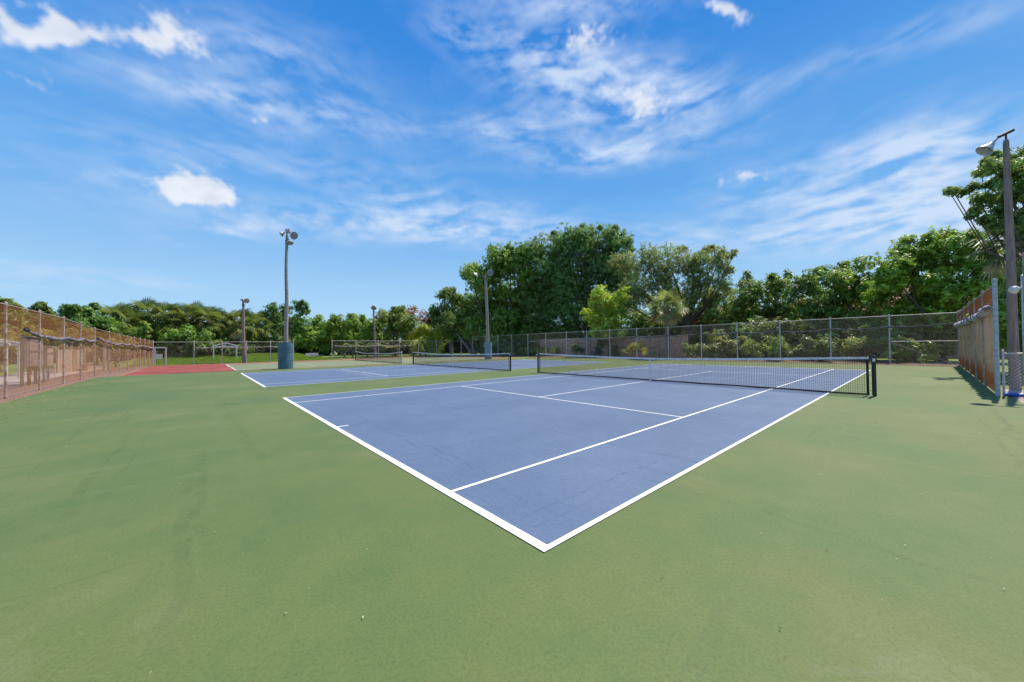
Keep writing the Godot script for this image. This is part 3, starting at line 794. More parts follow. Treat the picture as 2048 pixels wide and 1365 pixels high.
func light_pole(label: String, at: Vector3, h: float, r0: float, r1: float, m: Material, lean: Vector3, heads: Array, pad := 0.0, pad_r := 0.0, pad_mat: Material = null) -> Node3D:
	var o := thing("light_pole", label, "light pole", at)
	var b := MB.new()
	var pts := []
	var rad := []
	var wob := noise(int(h * 31.0 + at.z), 0.3, 2)
	for k in 17:
		var t := k / 16.0
		pts.append(Vector3(0, h * t - 0.2 * (1.0 - t), 0) + lean * t + Vector3(wob.get_noise_1d(t * 6.0), 0, wob.get_noise_1d(t * 6.0 + 50)) * 0.05)
		rad.append(lerpf(r0, r1, t))
	b.path(pts, rad, 14)
	b.lathe([Vector2(r1, 0), Vector2(r1 * 0.8, 0.03), Vector2(0, 0.04)], 14, Transform3D(Basis(), pts[-1]))
	part("pole", b.mesh(), m, o)
	var top: Vector3 = pts[-1]
	var br := MB.new()
	br.tube(top + Vector3(-0.1, -0.25, 0), top + Vector3(-0.1, 0.25, 0), 0.04, 0.04, 8)
	br.tube(top + Vector3(-0.55, 0.0, -0.1), top + Vector3(0.45, 0.05, 0.1), 0.035, 0.035, 8)
	br.box(top + Vector3(0.02, -0.4, 0.0), Vector3(r1 * 2 + 0.06, 0.1, r1 * 2 + 0.06), Basis(), 0.01)
	part("crossarm", br.mesh(), M.rust_metal if m == M.pole_concrete and pad_mat == M.pad_pale else M.dark_metal, o)
	for hd in heads:
		lamp_head(o, top + hd[0], hd[1], hd[2])
	if pad > 0.0:
		var p := MB.new()
		var prof := [Vector2(0, pad)]
		for k in 11:
			var t := 1.0 - k / 10.0
			prof.append(Vector2(pad_r * (1.0 + 0.025 * sin(t * 9.0) + (0.02 if k == 5 else 0.0)), pad * t))
		p.lathe(prof, 28)
		var pp := part("pole_pad", p.mesh(), pad_mat, o)
		var s := MB.new()
		for y in [0.33, 0.66]:
			s.lathe([Vector2(pad_r * 1.035, pad * y - 0.02), Vector2(pad_r * 1.05, pad * y), Vector2(pad_r * 1.035, pad * y + 0.02)], 28)
		part("strap", s.mesh(), pad_mat, pp)
	return o

# ---------- plants ----------
const LEAF_GAIN := 3.1
func make_sprigs() -> void:
	for kind in ["broad", "narrow", "small"]:
		var b := MB.new()
		var n: int = {"broad": 10, "narrow": 14, "small": 12}[kind]
		var L: float = {"broad": 0.25, "narrow": 0.27, "small": 0.17}[kind]
		var W: float = {"broad": 0.075, "narrow": 0.034, "small": 0.05}[kind]
		for k in n:
			var out := Vector3(rng.randf_range(-1, 1), rng.randf_range(-0.35, 1.0), rng.randf_range(-1, 1)).normalized()
			var base := Vector3(rng.randf_range(-0.12, 0.12), rng.randf_range(-0.05, 0.2), rng.randf_range(-0.12, 0.12))
			var tip := base + out * L * rng.randf_range(0.75, 1.25) + Vector3.DOWN * 0.05
			var side := out.cross(Vector3(rng.randf_range(-0.5, 0.5), 1, rng.randf_range(-0.5, 0.5))).normalized() * W
			var tone := rng.randf_range(0.7, 1.3)
			b.leaf(base, tip, side, side.cross(out).normalized() * W * 0.4, Color(tone, tone, tone * rng.randf_range(0.7, 1.1)))
		sprigs[kind] = b.mesh()

func scatter(mesh: Mesh, m: Material, at: Array, cols: Array) -> MultiMeshInstance3D:
	var mm := MultiMesh.new()
	mm.transform_format = MultiMesh.TRANSFORM_3D
	mm.use_colors = true
	mm.mesh = mesh
	mm.instance_count = at.size()
	for i in at.size():
		mm.set_instance_transform(i, at[i])
		mm.set_instance_color(i, cols[i])
	var o := MultiMeshInstance3D.new()
	o.multimesh = mm
	o.material_override = m
	return o

func rand_dir() -> Vector3:
	var y := rng.randf_range(-1, 1)
	var w := rng.randf() * TAU
	var s := sqrt(1 - y * y)
	return Vector3(s * cos(w), y, s * sin(w))

func crown(parent: Node3D, lumps: Array, kind: String, tint: Color, spread: float, size: float, dense: float, wind := Vector3.ZERO) -> void:
	var at := []
	var cols := []
	size *= 0.84
	for l in lumps:
		var r: float = l.w
		var centre := Vector3(l.x, l.y, l.z)
		# each lump is a bunch of smaller bunches, so that the outline stays ragged
		var n_sub := int(7 + r * 5.0)
		for k in n_sub:
			var d := rand_dir()
			var sr := r * rng.randf_range(0.3, 0.52)
			var sc := centre + d * (r * 1.12 - sr * 0.6) * pow(rng.randf(), 0.4) + wind * r * rng.randf_range(0.0, 0.5)
			var tone := rng.randf_range(1.0 - spread, 1.0 + spread)
			var warm := rng.randf_range(-0.5, 1.0) * spread
			var base := Color(tint.r * tone * (1.12 + 0.7 * warm), tint.g * tone, tint.b * tone) * LEAF_GAIN
			var n := int(dense * 34.0 * sr * sr / (size * size)) + 4
			for i in n:
				var dd := rand_dir()
				var p := sc + dd * sr * (0.45 + 0.75 * rng.randf()) * Vector3(1, 0.85, 1)
				if p.y < 0.15:
					p.y = 0.15 + rng.randf() * 0.3
				var up := (dd + Vector3(0, 0.9, 0) + wind * 0.8 + rand_dir() * 0.6).normalized()
				var bs := Basis(Quaternion(Vector3.UP, up)) * Basis(Vector3.UP, rng.randf() * TAU)
				at.append(Transform3D(bs.scaled(Vector3.ONE * size * rng.randf_range(0.75, 1.3)), p - parent.position))
				var j := rng.randf_range(0.75, 1.25)
				cols.append(Color(base.r * j, base.g * j, base.b * j))
	var o := scatter(sprigs[kind], M.leaf, at, cols)
	o.name = "crown"
	o.set_meta("kind", "stuff")
	parent.add_child(o, true)

func tree(key: String, called: String, label: String, category: String, group: String, kind: String, tint: Color, trunk_r: float, opts := {}) -> Node3D:
	var base: Vector2 = TREES[key][0] + opts.get("shift", Vector2.ZERO)
	var lumps: Array = TREES[key][1]
	var root := Vector3(base.x, 0, base.y)
	var o := thing(called, label, category, root, 0.0, group)
	var b := MB.new()
	var mid := Vector3.ZERO
	var low := 100.0
	for l in lumps:
		mid += Vector3(l.x, l.y, l.z) / lumps.size()
		low = minf(low, l.y)
	var fork := Vector3(lerpf(root.x, mid.x, 0.4), maxf(0.6, low * opts.get("fork", 0.6)), lerpf(root.z, mid.z, 0.4)) - root
	var lean: Vector3 = opts.get("lean", Vector3.ZERO)
	b.path([Vector3(0, -0.2, 0), Vector3(0, 0.15, 0), fork * 0.5 + Vector3(0.1, 0, 0.08) + lean * 0.3, fork], [trunk_r * 1.5, trunk_r * 1.15, trunk_r, trunk_r * 0.85], 9)
	for l in lumps:
		var to := Vector3(l.x, l.y, l.z) - root
		var bendp := fork.lerp(to, 0.5) + Vector3(rng.randf_range(-0.1, 0.1), -0.12, rng.randf_range(-0.1, 0.1)) * to.distance_to(fork)
		var rr := trunk_r * clampf(0.2 + 0.12 * l.w, 0.2, 0.55)
		b.path([fork + Vector3(0, -trunk_r * 0.5, 0), bendp, to, to + (to - bendp).normalized() * l.w * 0.5], [rr * 1.2, rr * 0.8, rr * 0.45, rr * 0.15], 6)
	part("trunk", b.mesh(), opts.get("bark", M.bark), o)
	crown(o, lumps, kind, tint, opts.get("spread", 0.28), opts.get("size", 1.3), opts.get("dense", 1.0), opts.get("wind", Vector3.ZERO))
	return o

var frond_mesh: ArrayMesh
var frond_dry: ArrayMesh
func make_frond(col: Color, seed_: int) -> ArrayMesh:
	# a fan leaf: stalk along +x, blades round its end, tips hanging
	var r := RandomNumberGenerator.new()
	r.seed = seed_
	var b := MB.new()
	b.path([Vector3.ZERO, Vector3(0.45, 0.08, 0), Vector3(0.95, 0.06, 0)], [0.03, 0.022, 0.016], 5, [Color(col.r * 1.4, col.g * 1.2, col.b), Color(col.r * 1.4, col.g * 1.2, col.b), col])
	var hub := Vector3(0.95, 0.06, 0)
	for k in 22:
		var w := lerpf(-2.0, 2.0, k / 21.0)
		var L := (1.0 - 0.16 * absf(w)) * r.randf_range(0.88, 1.1)
		var d := Vector3(cos(w), 0.12 * cos(w) - 0.1, sin(w)).normalized()
		var side := Vector3(-sin(w), 0, cos(w)) * 0.045
		var m1 := hub + d * L * 0.6 + Vector3(0, 0.03, 0)
		var tip := hub + d * L + Vector3(0, -0.22 - 0.12 * absf(w) + r.randf_range(-0.06, 0.03), 0)
		var t := r.randf_range(0.75, 1.25)
		var c := Color(col.r * t, col.g * t, col.b * t)
		var i := b.v.size()
		var nn := d.cross(side).normalized()
		nn = nn if nn.y > 0 else -nn
		for p in [hub, m1 - side, m1 + side, tip]:
			b.put(p, nn, c)
		b.tri(i, i + 1, i + 2)
		b.tri(i + 1, i + 3, i + 2)
	return b.mesh()

func palm(label: String, at: Vector3, h: float, trunk_r: float, size: float, fronds: int, seed_: int, dry_share := 0.25, group := "", green: Mesh = null) -> void:
	var o := thing("fan_palm", label, "palm", at, 0.0, group)
	var r := RandomNumberGenerator.new()
	r.seed = seed_
	var b := MB.new()
	var pts := []
	var rad := []
	for k in 12:
		var t := k / 11.0
		pts.append(Vector3(0.12 * sin(t * 2.0 + seed_), h * t - 0.1 * (1 - t), 0.1 * sin(t * 2.6 + seed_)))
		rad.append(trunk_r * (1.25 - 0.3 * t if t < 0.25 else 1.12 - 0.12 * t) * (1.0 + 0.04 * sin(k * 2.3)) * (1.35 if t > 0.86 else 1.0))
	b.path(pts, rad, 12)
	part("trunk", b.mesh(), M.palm_bark, o)
	var top: Vector3 = pts[-1]
	for k in fronds:
		var t := float(k) / fronds
		var el := lerpf(1.25, -0.95, pow(t, 0.85)) + r.randf_range(-0.15, 0.15)
		var az := k * 2.399 + r.randf_range(-0.2, 0.2)
		var bs := Basis(Vector3.UP, az) * Basis(Vector3(0, 0, 1), el) * Basis(Vector3(1, 0, 0), r.randf_range(-0.5, 0.5))
		var dry := t > 1.0 - dry_share
		var f := part("frond", frond_dry if dry else (green if green else frond_mesh), M.dry if dry else M.leaf, o, top + Vector3(0, -0.15 * t, 0), bs.scaled(Vector3.ONE * size * r.randf_range(0.85, 1.12)))
		if dry:
			f.set_meta("label", "dry brown hanging frond")

func banana(label: String, at: Vector3, h: float, seed_: int, leaf_col: Color) -> void:
	var o := thing("banana_plant", label, "plant", at, 0.0, "banana plants behind the back fence")
	var r := RandomNumberGenerator.new()
	r.seed = seed_
	var b := MB.new()
	b.path([Vector3(0, -0.1, 0), Vector3(0.03, h * 0.5, 0.02), Vector3(0, h, 0)], [0.13, 0.1, 0.06], 9, [Color(0.2, 0.14, 0.06), Color(0.14, 0.15, 0.05), Color(0.12, 0.17, 0.05)])
	part("stem", b.mesh(), M.dry, o)
	for k in 9:
		var az := k * 2.4 + r.randf_range(-0.3, 0.3)
		var L := r.randf_range(1.5, 2.2)
		var rise := r.randf_range(0.5, 1.2)
		var d := Vector3(cos(az), 0, sin(az))
		var s := Vector3(-d.z, 0, d.x)
		var q := MB.new()
		var n := 9
		for e in [-1.0, 1.0]:
			for i in n:
				var ta := float(i) / n
				var tb := float(i + 1) / n
				var pa := d * L * ta * 0.8 + Vector3.UP * (rise * L * ta * (1.35 - 1.25 * ta))
				var pb := d * L * tb * 0.8 + Vector3.UP * (rise * L * tb * (1.35 - 1.25 * tb))
				var wa := 0.26 * sqrt(maxf(0.0, sin(PI * minf(1.0, ta + 0.04)))) * (1.0 if r.randf() < 0.8 else 0.7)
				var wb := 0.26 * sqrt(maxf(0.0, sin(PI * minf(1.0, tb + 0.04))))
				var dr := Vector3.DOWN * 0.35
				var t := r.randf_range(0.8, 1.25)
				q.quad(pa, pb, pb + (s * e + dr) * wb, pa + (s * e + dr) * wa, (Vector3.UP + s * e * 0.35).normalized(), Color(leaf_col.r * t, leaf_col.g * t, leaf_col.b * t))
		part("leaf", q.mesh(), M.leaf, o, Vector3(0, h * 0.95, 0))

func shrub(label: String, at: Vector3, w: float, h: float, kind: String, tint: Color, group: String, dense := 1.0, size := 1.0) -> void:
	var o := thing("shrub", label, "shrub", at, 0.0, group)
	var lumps := []
	var n := int(3 + w * 1.5)
	for k in n:
		var r := rng.randf_range(0.28, 0.42) * minf(h, w)
		lumps.append(Vector4(at.x + rng.randf_range(-0.5, 0.5) * w, maxf(r * 0.7, rng.randf_range(0.25, 0.85) * (h - r * 0.4)), at.z + rng.randf_range(-0.35, 0.35) * w, r))
	var b := MB.new()
	for l in lumps:
		b.path([Vector3(rng.randf_range(-0.1, 0.1), -0.1, rng.randf_range(-0.1, 0.1)), (Vector3(l.x, l.y, l.z) - at) * 0.5 + Vector3(0, -0.1, 0), Vector3(l.x, l.y, l.z) - at], [0.035, 0.025, 0.012], 5)
	part("stem", b.mesh(), M.bark, o)
	crown(o, lumps, kind, tint, 0.3, size, dense)

func _ready() -> void:
	rng.seed = 2024
	# camera
	var cam := Camera3D.new()
	cam.name = "camera"
	cam.position = Vector3(1.8323, 1.5037, 1.8728)
	cam.rotation_degrees = Vector3(0.699, 49.011, -0.768)
	cam.fov = 87.06
	cam.near = 0.05
	cam.far = 2000.0
	add_child(cam)
	# sky and exposure
	var env := Environment.new()
	env.background_mode = Environment.BG_SKY
	var sky := Sky.new()
	var pano := PanoramaSkyMaterial.new()
	pano.panorama = ImageTexture.create_from_image(sky_image())
	sky.sky_material = pano
	env.sky = sky
	env.tonemap_mode = Environment.TONE_MAPPER_LINEAR
	env.tonemap_exposure = 1.5
	env.sdfgi_enabled = true
	env.ssao_enabled = true
	env.ssil_enabled = true
	var we := WorldEnvironment.new()
	we.name = "world"
	we.environment = env
	add_child(we)
	# the sun stands high behind the far fence, a little to the right
	var sun := DirectionalLight3D.new()
	sun.name = "sun"
	sun.light_energy = 1.25
	sun.light_color = Color(1.0, 0.955, 0.89)
	sun.light_angular_distance = 0.5
	sun.shadow_enabled = true
	add_child(sun)
	sun.look_at_from_position(Vector3.ZERO, Vector3(-0.1, -1.6, 0.96), Vector3.UP)

	materials()
	make_sprigs()
	setting()
	fences()
	courts_furniture()
	left_side()
	back_side()
	far_side()
	right_side()
	litter()

func setting() -> void:
	var g := MB.new()
	g.quad(Vector3(-900, -0.03, -900), Vector3(900, -0.03, -900), Vector3(900, -0.03, 900), Vector3(-900, -0.03, 900), Vector3.UP)
	structure("ground", g.mesh(), M.grass)
	structure("soil_strip", slab(-51.0, 4.2, -36.0, -29.6, -0.004, 0.1), M.soil)
	structure("soil_verge", slab(-50.4, -46.4, -29.6, 5.2, -0.008, 0.1), M.soil)
	structure("court_pavement", slab(-29.3, 3.3, -29.6, 6.3, 0.0, 0.12), M.green)
	structure("old_court_pavement", slab(-46.4, -29.3, -27.5, 5.6, -0.002, 0.12), M.rust_court)
	structure("red_court_surround", worn_sheet(-45.6, -29.45, 0.0, 5.4, 0.003), M.red)
	structure("mulch_bed", slab(-46.4, 12.0, 6.3, 8.3, -0.01, 0.1), M.mulch)
	structure("mulch_verge", slab(-46.4, -29.3, 5.6, 6.3, -0.006, 0.1), M.mulch)
	lawn()
	structure("concrete_path", slab(-60.0, 12.0, 8.3, 11.6, 0.0, 0.14), M.concrete)
	structure("entrance_path", slab(3.3, 14.0, -16.5, -9.0, -0.006, 0.1), M.concrete)
	court(0.0, M.blue, M.line)
	court(-15.07, M.blue, M.line)
	court(-30.15, M.old_green, M.old_line, true)

func worn_sheet(x0: float, x1: float, z0: float, z1: float, y: float) -> ArrayMesh:
	# a painted area whose outer edges have worn back unevenly
	var b := MB.new()
	var w := noise(55, 0.9, 4)
	var n := 120
	for i in n:
		var za := lerpf(z0, z1, float(i) / n)
		var zb := lerpf(z0, z1, float(i + 1) / n)
		var ea := 0.22 * w.get_noise_1d(za * 4.0)
		var eb := 0.22 * w.get_noise_1d(zb * 4.0)
		var fa := 0.5 * w.get_noise_1d(za * 3.0 + 80.0)
		var fb := 0.5 * w.get_noise_1d(zb * 3.0 + 80.0)
		b.quad(Vector3(x0 + fa, y, za), Vector3(x1 + ea, y, za), Vector3(x1 + eb, y, zb), Vector3(x0 + fb, y, zb), Vector3.UP)
	return b.mesh()

func lawn_y(x: float, z: float) -> float:
	return -0.02 + 0.8 * smoothstep(-48.0, -59.0, x) * smoothstep(-12.5, -8.0, z) * (1.0 - smoothstep(7.0, 10.0, z))

func lawn() -> void:
	# the lawn rises gently from the back fence to the palms
	var b := MB.new()
	for i in 18:
		for j in 20:
			var q := []
			for e in [[0, 0], [1, 0], [1, 1], [0, 1]]:
				var x: float = -47.0 - (i + e[0]) * 1.0
				var z: float = -13.0 + (j + e[1]) * 1.2
				q.append(Vector3(x, lawn_y(x, z), z))
			b.quad(q[0], q[1], q[2], q[3], (q[3] - q[0]).cross(q[1] - q[0]).normalized() * (1.0 if (q[3] - q[0]).cross(q[1] - q[0]).y > 0 else -1.0))
	structure("lawn", b.mesh(), M.grass)

func fences() -> void:
	# left
	var xs := [-8.1, -11.3, -14.55, -17.87, -21.15, -24.48, -27.6, -31.0, -34.2, -36.6, -38.8, -40.8, -42.5, -44.0, -45.4, -46.7]
	var posts := []
	var hs := []
	for x in xs:
		var t := clampf((-31.0 - x) / 15.7, 0.0, 1.0)
		posts.append(Vector3(x, 0, lerpf(6.67, 5.3, t * t * 0.4 + t * 0.6)))
		hs.append(lerpf(3.08, 2.38, clampf((-24.0 - x) / 22.7, 0.0, 1.0)))
	fence("long rusty chain link fence along the left side of the courts", posts, hs, 0, 0.034, M.rusty_pipe, {"wire": 0.0021})
	var off := Vector3(0, 0, -0.1)
	var roll := Color(0.19, 0.17, 0.2)
	rolled_screen("longest grey rolled windscreen on the left fence, nearest the camera, its loose end raised", [Vector3(-19.3, 2.3, 6.67), Vector3(-20.2, 2.17, 6.67), Vector3(-21.0, 2.12, 6.67), Vector3(-24.48, 2.14, 6.67), Vector3(-27.6, 2.14, 6.67), Vector3(-30.6, 2.13, 6.67)], 0.078, roll, 5, off)
	rolled_screen("grey rolled windscreen in the middle of the left fence", [Vector3(-31.0, 2.28, 6.66), Vector3(-33.0, 2.06, 6.5), Vector3(-36.6, 2.0, 6.28), Vector3(-38.8, 1.96, 6.1)], 0.072, roll, 6, off)
	rolled_screen("thin pale rolled windscreen at the far end of the left fence", [Vector3(-39.0, 1.96, 6.08), Vector3(-42.5, 1.9, 5.74), Vector3(-44.0, 1.85, 5.58), Vector3(-46.6, 1.74, 5.31)], 0.06, Color(0.24, 0.22, 0.24), 7, off)
	# back, two runs with a gap in the middle
	posts = []
	for z in [5.3, 2.34, 0.13, -1.95, -4.15, -6.4]:
		posts.append(Vector3(-46.8, 0, z))
	fence("low galvanised chain link fence in front of the lawn at the back", posts, [2.3, 2.3, 2.3, 2.3, 2.3, 2.36], 1, 0.045, M.galvanised, {"wire": 0.0012})
	rolled_screen("thin rolled windscreen along the fence in front of the lawn", [Vector3(-46.8, 1.75, 2.34), Vector3(-46.8, 1.7, 0.13), Vector3(-46.8, 1.73, -1.95), Vector3(-46.8, 1.74, -4.15), Vector3(-46.8, 1.74, -6.2)], 0.05, Color(0.3, 0.27, 0.27), 8, Vector3(0.08, 0, 0))
	posts = []
	hs = []
	for z in [-11.26, -14.3, -17.4, -20.5, -23.6, -26.7, -29.2, -31.3]:
		posts.append(Vector3(-49.5, 0, z))
		hs.append(2.48 if z > -12 else 2.42)
	fence("chain link fence in front of the banana plants, behind the farthest net", posts, hs, 1, 0.05, M.galvanised, {"wire": 0.0013})
	rolled_screen("thin pale rolled windscreen on the fence before the banana plants", [Vector3(-49.5, 1.78, -11.5), Vector3(-49.5, 1.74, -14.3), Vector3(-49.5, 1.76, -17.4), Vector3(-49.5, 1.74, -20.5), Vector3(-49.5, 1.78, -22.6)], 0.045, Color(0.42, 0.38, 0.35), 9, Vector3(0.08, 0, 0))
	# far end
	posts = []
	hs = []
	for x in [3.12, 0.35, -2.48, -5.37, -8.25, -11.04, -13.98, -17.2, -20.35, -23.4, -26.4, -29.8, -33.1, -36.4, -39.5, -42.6, -46.0, -49.4]:
		posts.append(Vector3(x, 0, -31.3))
		hs.append(lerpf(3.08, 2.95, clampf(-x / 45.0, 0, 1)))
	var far := fence("tall galvanised chain link fence across the far end below the trees", posts, hs, 1, 0.045, M.galvanised, {"wire": 0.0019})
	var b := MB.new()
	b.tube(Vector3(0, 1.42, 0), Vector3(-2.77, 1.42, 0), 0.021, 0.021, 8)
	part("mid_rail", b.mesh(), M.galvanised, far)
	b = MB.new()
	b.tube(Vector3(-2.74, 1.36, 0.04), Vector3(-0.25, 0.12, 0.04), 0.008, 0.008, 6)
	part("brace_rod", b.mesh(), M.galvanised, far)
	var dark := Color(0.13, 0.12, 0.13)
	off = Vector3(0, 0, 0.09)
	rolled_screen("dark rolled windscreen on the far fence, in its last three bays by the corner", [Vector3(3.0, 2.46, -31.3), Vector3(0.35, 2.36, -31.3), Vector3(-2.48, 2.32, -31.3), Vector3(-5.2, 2.26, -31.3)], 0.055, dark, 10, off)
	rolled_screen("dark rolled windscreen on the far fence right of the single palm", [Vector3(-5.6, 2.3, -31.3), Vector3(-8.25, 2.28, -31.3), Vector3(-10.9, 2.26, -31.3)], 0.06, dark, 11, off)
	rolled_screen("dark rolled windscreen on the far fence running behind the palm trunk", [Vector3(-11.2, 2.3, -31.3), Vector3(-13.98, 2.24, -31.3), Vector3(-17.2, 2.22, -31.3), Vector3(-18.9, 2.2, -31.3)], 0.055, dark, 12, off)
	rolled_screen("pale thin rolled windscreen on the far fence below the big trees", [Vector3(-19.4, 2.2, -31.3), Vector3(-23.4, 2.12, -31.3), Vector3(-26.4, 2.08, -31.3), Vector3(-29.8, 2.06, -31.3), Vector3(-33.1, 2.04, -31.3)], 0.05, Color(0.3, 0.27, 0.3), 13, off)
	# right side, with the gate opening in it
	posts = [Vector3(3.06, 0, -14.06), Vector3(3.07, 0, -17.1), Vector3(3.08, 0, -20.1), Vector3(3.09, 0, -23.1), Vector3(3.1, 0, -26.1), Vector3(3.11, 0, -28.9), Vector3(3.12, 0, -31.22)]
	var rf := fence("orange rusted chain link fence on the right, with a rolled windscreen", posts, [2.95, 2.98, 2.98, 3.0, 3.0, 3.02, 3.05], 2, 0.036, M.rusty_pipe, {"wire": 0.0023})
	b = MB.new()
	b.lathe([Vector2(0, -0.1), Vector2(0.044, -0.1), Vector2(0.044, 3.0), Vector2(0.05, 3.005), Vector2(0.05, 3.05), Vector2(0.03, 3.09), Vector2(0, 3.1)], 18)
	for y in [0.45, 1.15, 1.85, 2.75]:
		b.lathe([Vector2(0.044, y), Vector2(0.049, y + 0.002), Vector2(0.049, y + 0.035), Vector2(0.044, y + 0.037)], 18)
	var gp := part("gate_post", b.mesh(), M.pale_pipe, rf, Vector3(0.0, 0, 0.11))
	gp.set_meta("label", "thick pale blue grey gate post with a cap")
	rolled_screen("pale grey rolled windscreen on the rusted right fence", [Vector3(3.06, 2.36, -14.3), Vector3(3.06, 2.3, -15.2), Vector3(3.07, 2.25, -16.2), Vector3(3.07, 2.24, -17.2), Vector3(3.08, 2.27, -18.6), Vector3(3.08, 2.28, -20.1), Vector3(3.09, 2.26, -21.6), Vector3(3.1, 2.3, -24.0), Vector3(3.11, 2.34, -27.5), Vector3(3.12, 2.36, -31.0)], 0.105, Color(0.4, 0.37, 0.41), 14, Vector3(-0.1, 0, 0))
	# the same fence goes on beyond the gate, towards the camera and out of the picture
	posts = [Vector3(3.06, 0, -9.5), Vector3(3.06, 0, -6.5), Vector3(3.06, 0, -3.5)]
	fence("rusty chain link fence on the right between gate and camera", posts, [3.0, 3.0, 3.0], 2, 0.036, M.rusty_pipe, {"wire": 0.0023})
	rolled_screen("grey rolled windscreen on the right fence this side of the gate", [Vector3(3.06, 2.36, -9.6), Vector3(3.06, 2.25, -6.5), Vector3(3.06, 2.3, -3.6)], 0.12, Color(0.4, 0.37, 0.41), 15, Vector3(0.13, 0, 0))

func courts_furniture() -> void:
	net("black tennis net with white headband on the nearest blue court", 0.0, 0.02, true, false)
	net("tennis net on the second blue court, behind the nearest one", -15.07, 0.03, false, false)
	net("farthest old tennis net on the worn green court", -30.15, 0.1, false, true)
	light_pole("tall light pole with a wide teal pad, left of the second court", Vector3(-29.23, 0, -2.9), 9.9, 0.16, 0.09, M.pole_concrete, Vector3(0.05, 0, -0.12), [
		[Vector3(0.1, 0.05, -0.42), Vector3(0.75, -0.35, -0.35), 0.28], [Vector3(-0.3, 0.15, 0.3), Vector3(-0.6, -0.3, 0.7), 0.2], [Vector3(-0.2, 0.42, -0.1), Vector3(-0.8, -0.25, 0.1), 0.2], [Vector3(0.1, -0.55, -0.12), Vector3(0.35, -0.9, -0.15), 0.27]], 1.92, 0.47, M.pad)
	light_pole("tall pale light pole with a blue pad, by the big trees", Vector3(-30.03, 0, -22.3), 9.3, 0.2, 0.13, M.pole_concrete, Vector3(0.1, 0, 0.3), [
		[Vector3(0.25, 0.3, -0.45), Vector3(0.8, -0.25, 0.35), 0.36], [Vector3(-0.6, 0.0, 0.95), Vector3(-0.35, -0.6, 0.6), 0.36]], 1.89, 0.4, M.pad_pale)
	light_pole("wooden light pole at the fence in front of the lawn", Vector3(-47.1, 0, -1.75), 6.7, 0.2, 0.1, M.pole_wood, Vector3(0, 0, 0.05), [
		[Vector3(0.1, 0.1, -0.3), Vector3(0.75, -0.2, -0.25), 0.26], [Vector3(-0.1, 0.22, 0.1), Vector3(-0.8, -0.3, 0.4), 0.14]])
	light_pole("thin light pole behind the farthest net, above the banana plants", Vector3(-49.9, 0, -17.1), 7.0, 0.17, 0.09, M.pole_wood, Vector3(0, 0, 0.2), [
		[Vector3(0.3, 0.1, 0.1), Vector3(0.6, -0.6, 0.3), 0.36], [Vector3(-0.1, 0.45, 0.0), Vector3(-0.8, -0.1, 0.1), 0.16]])

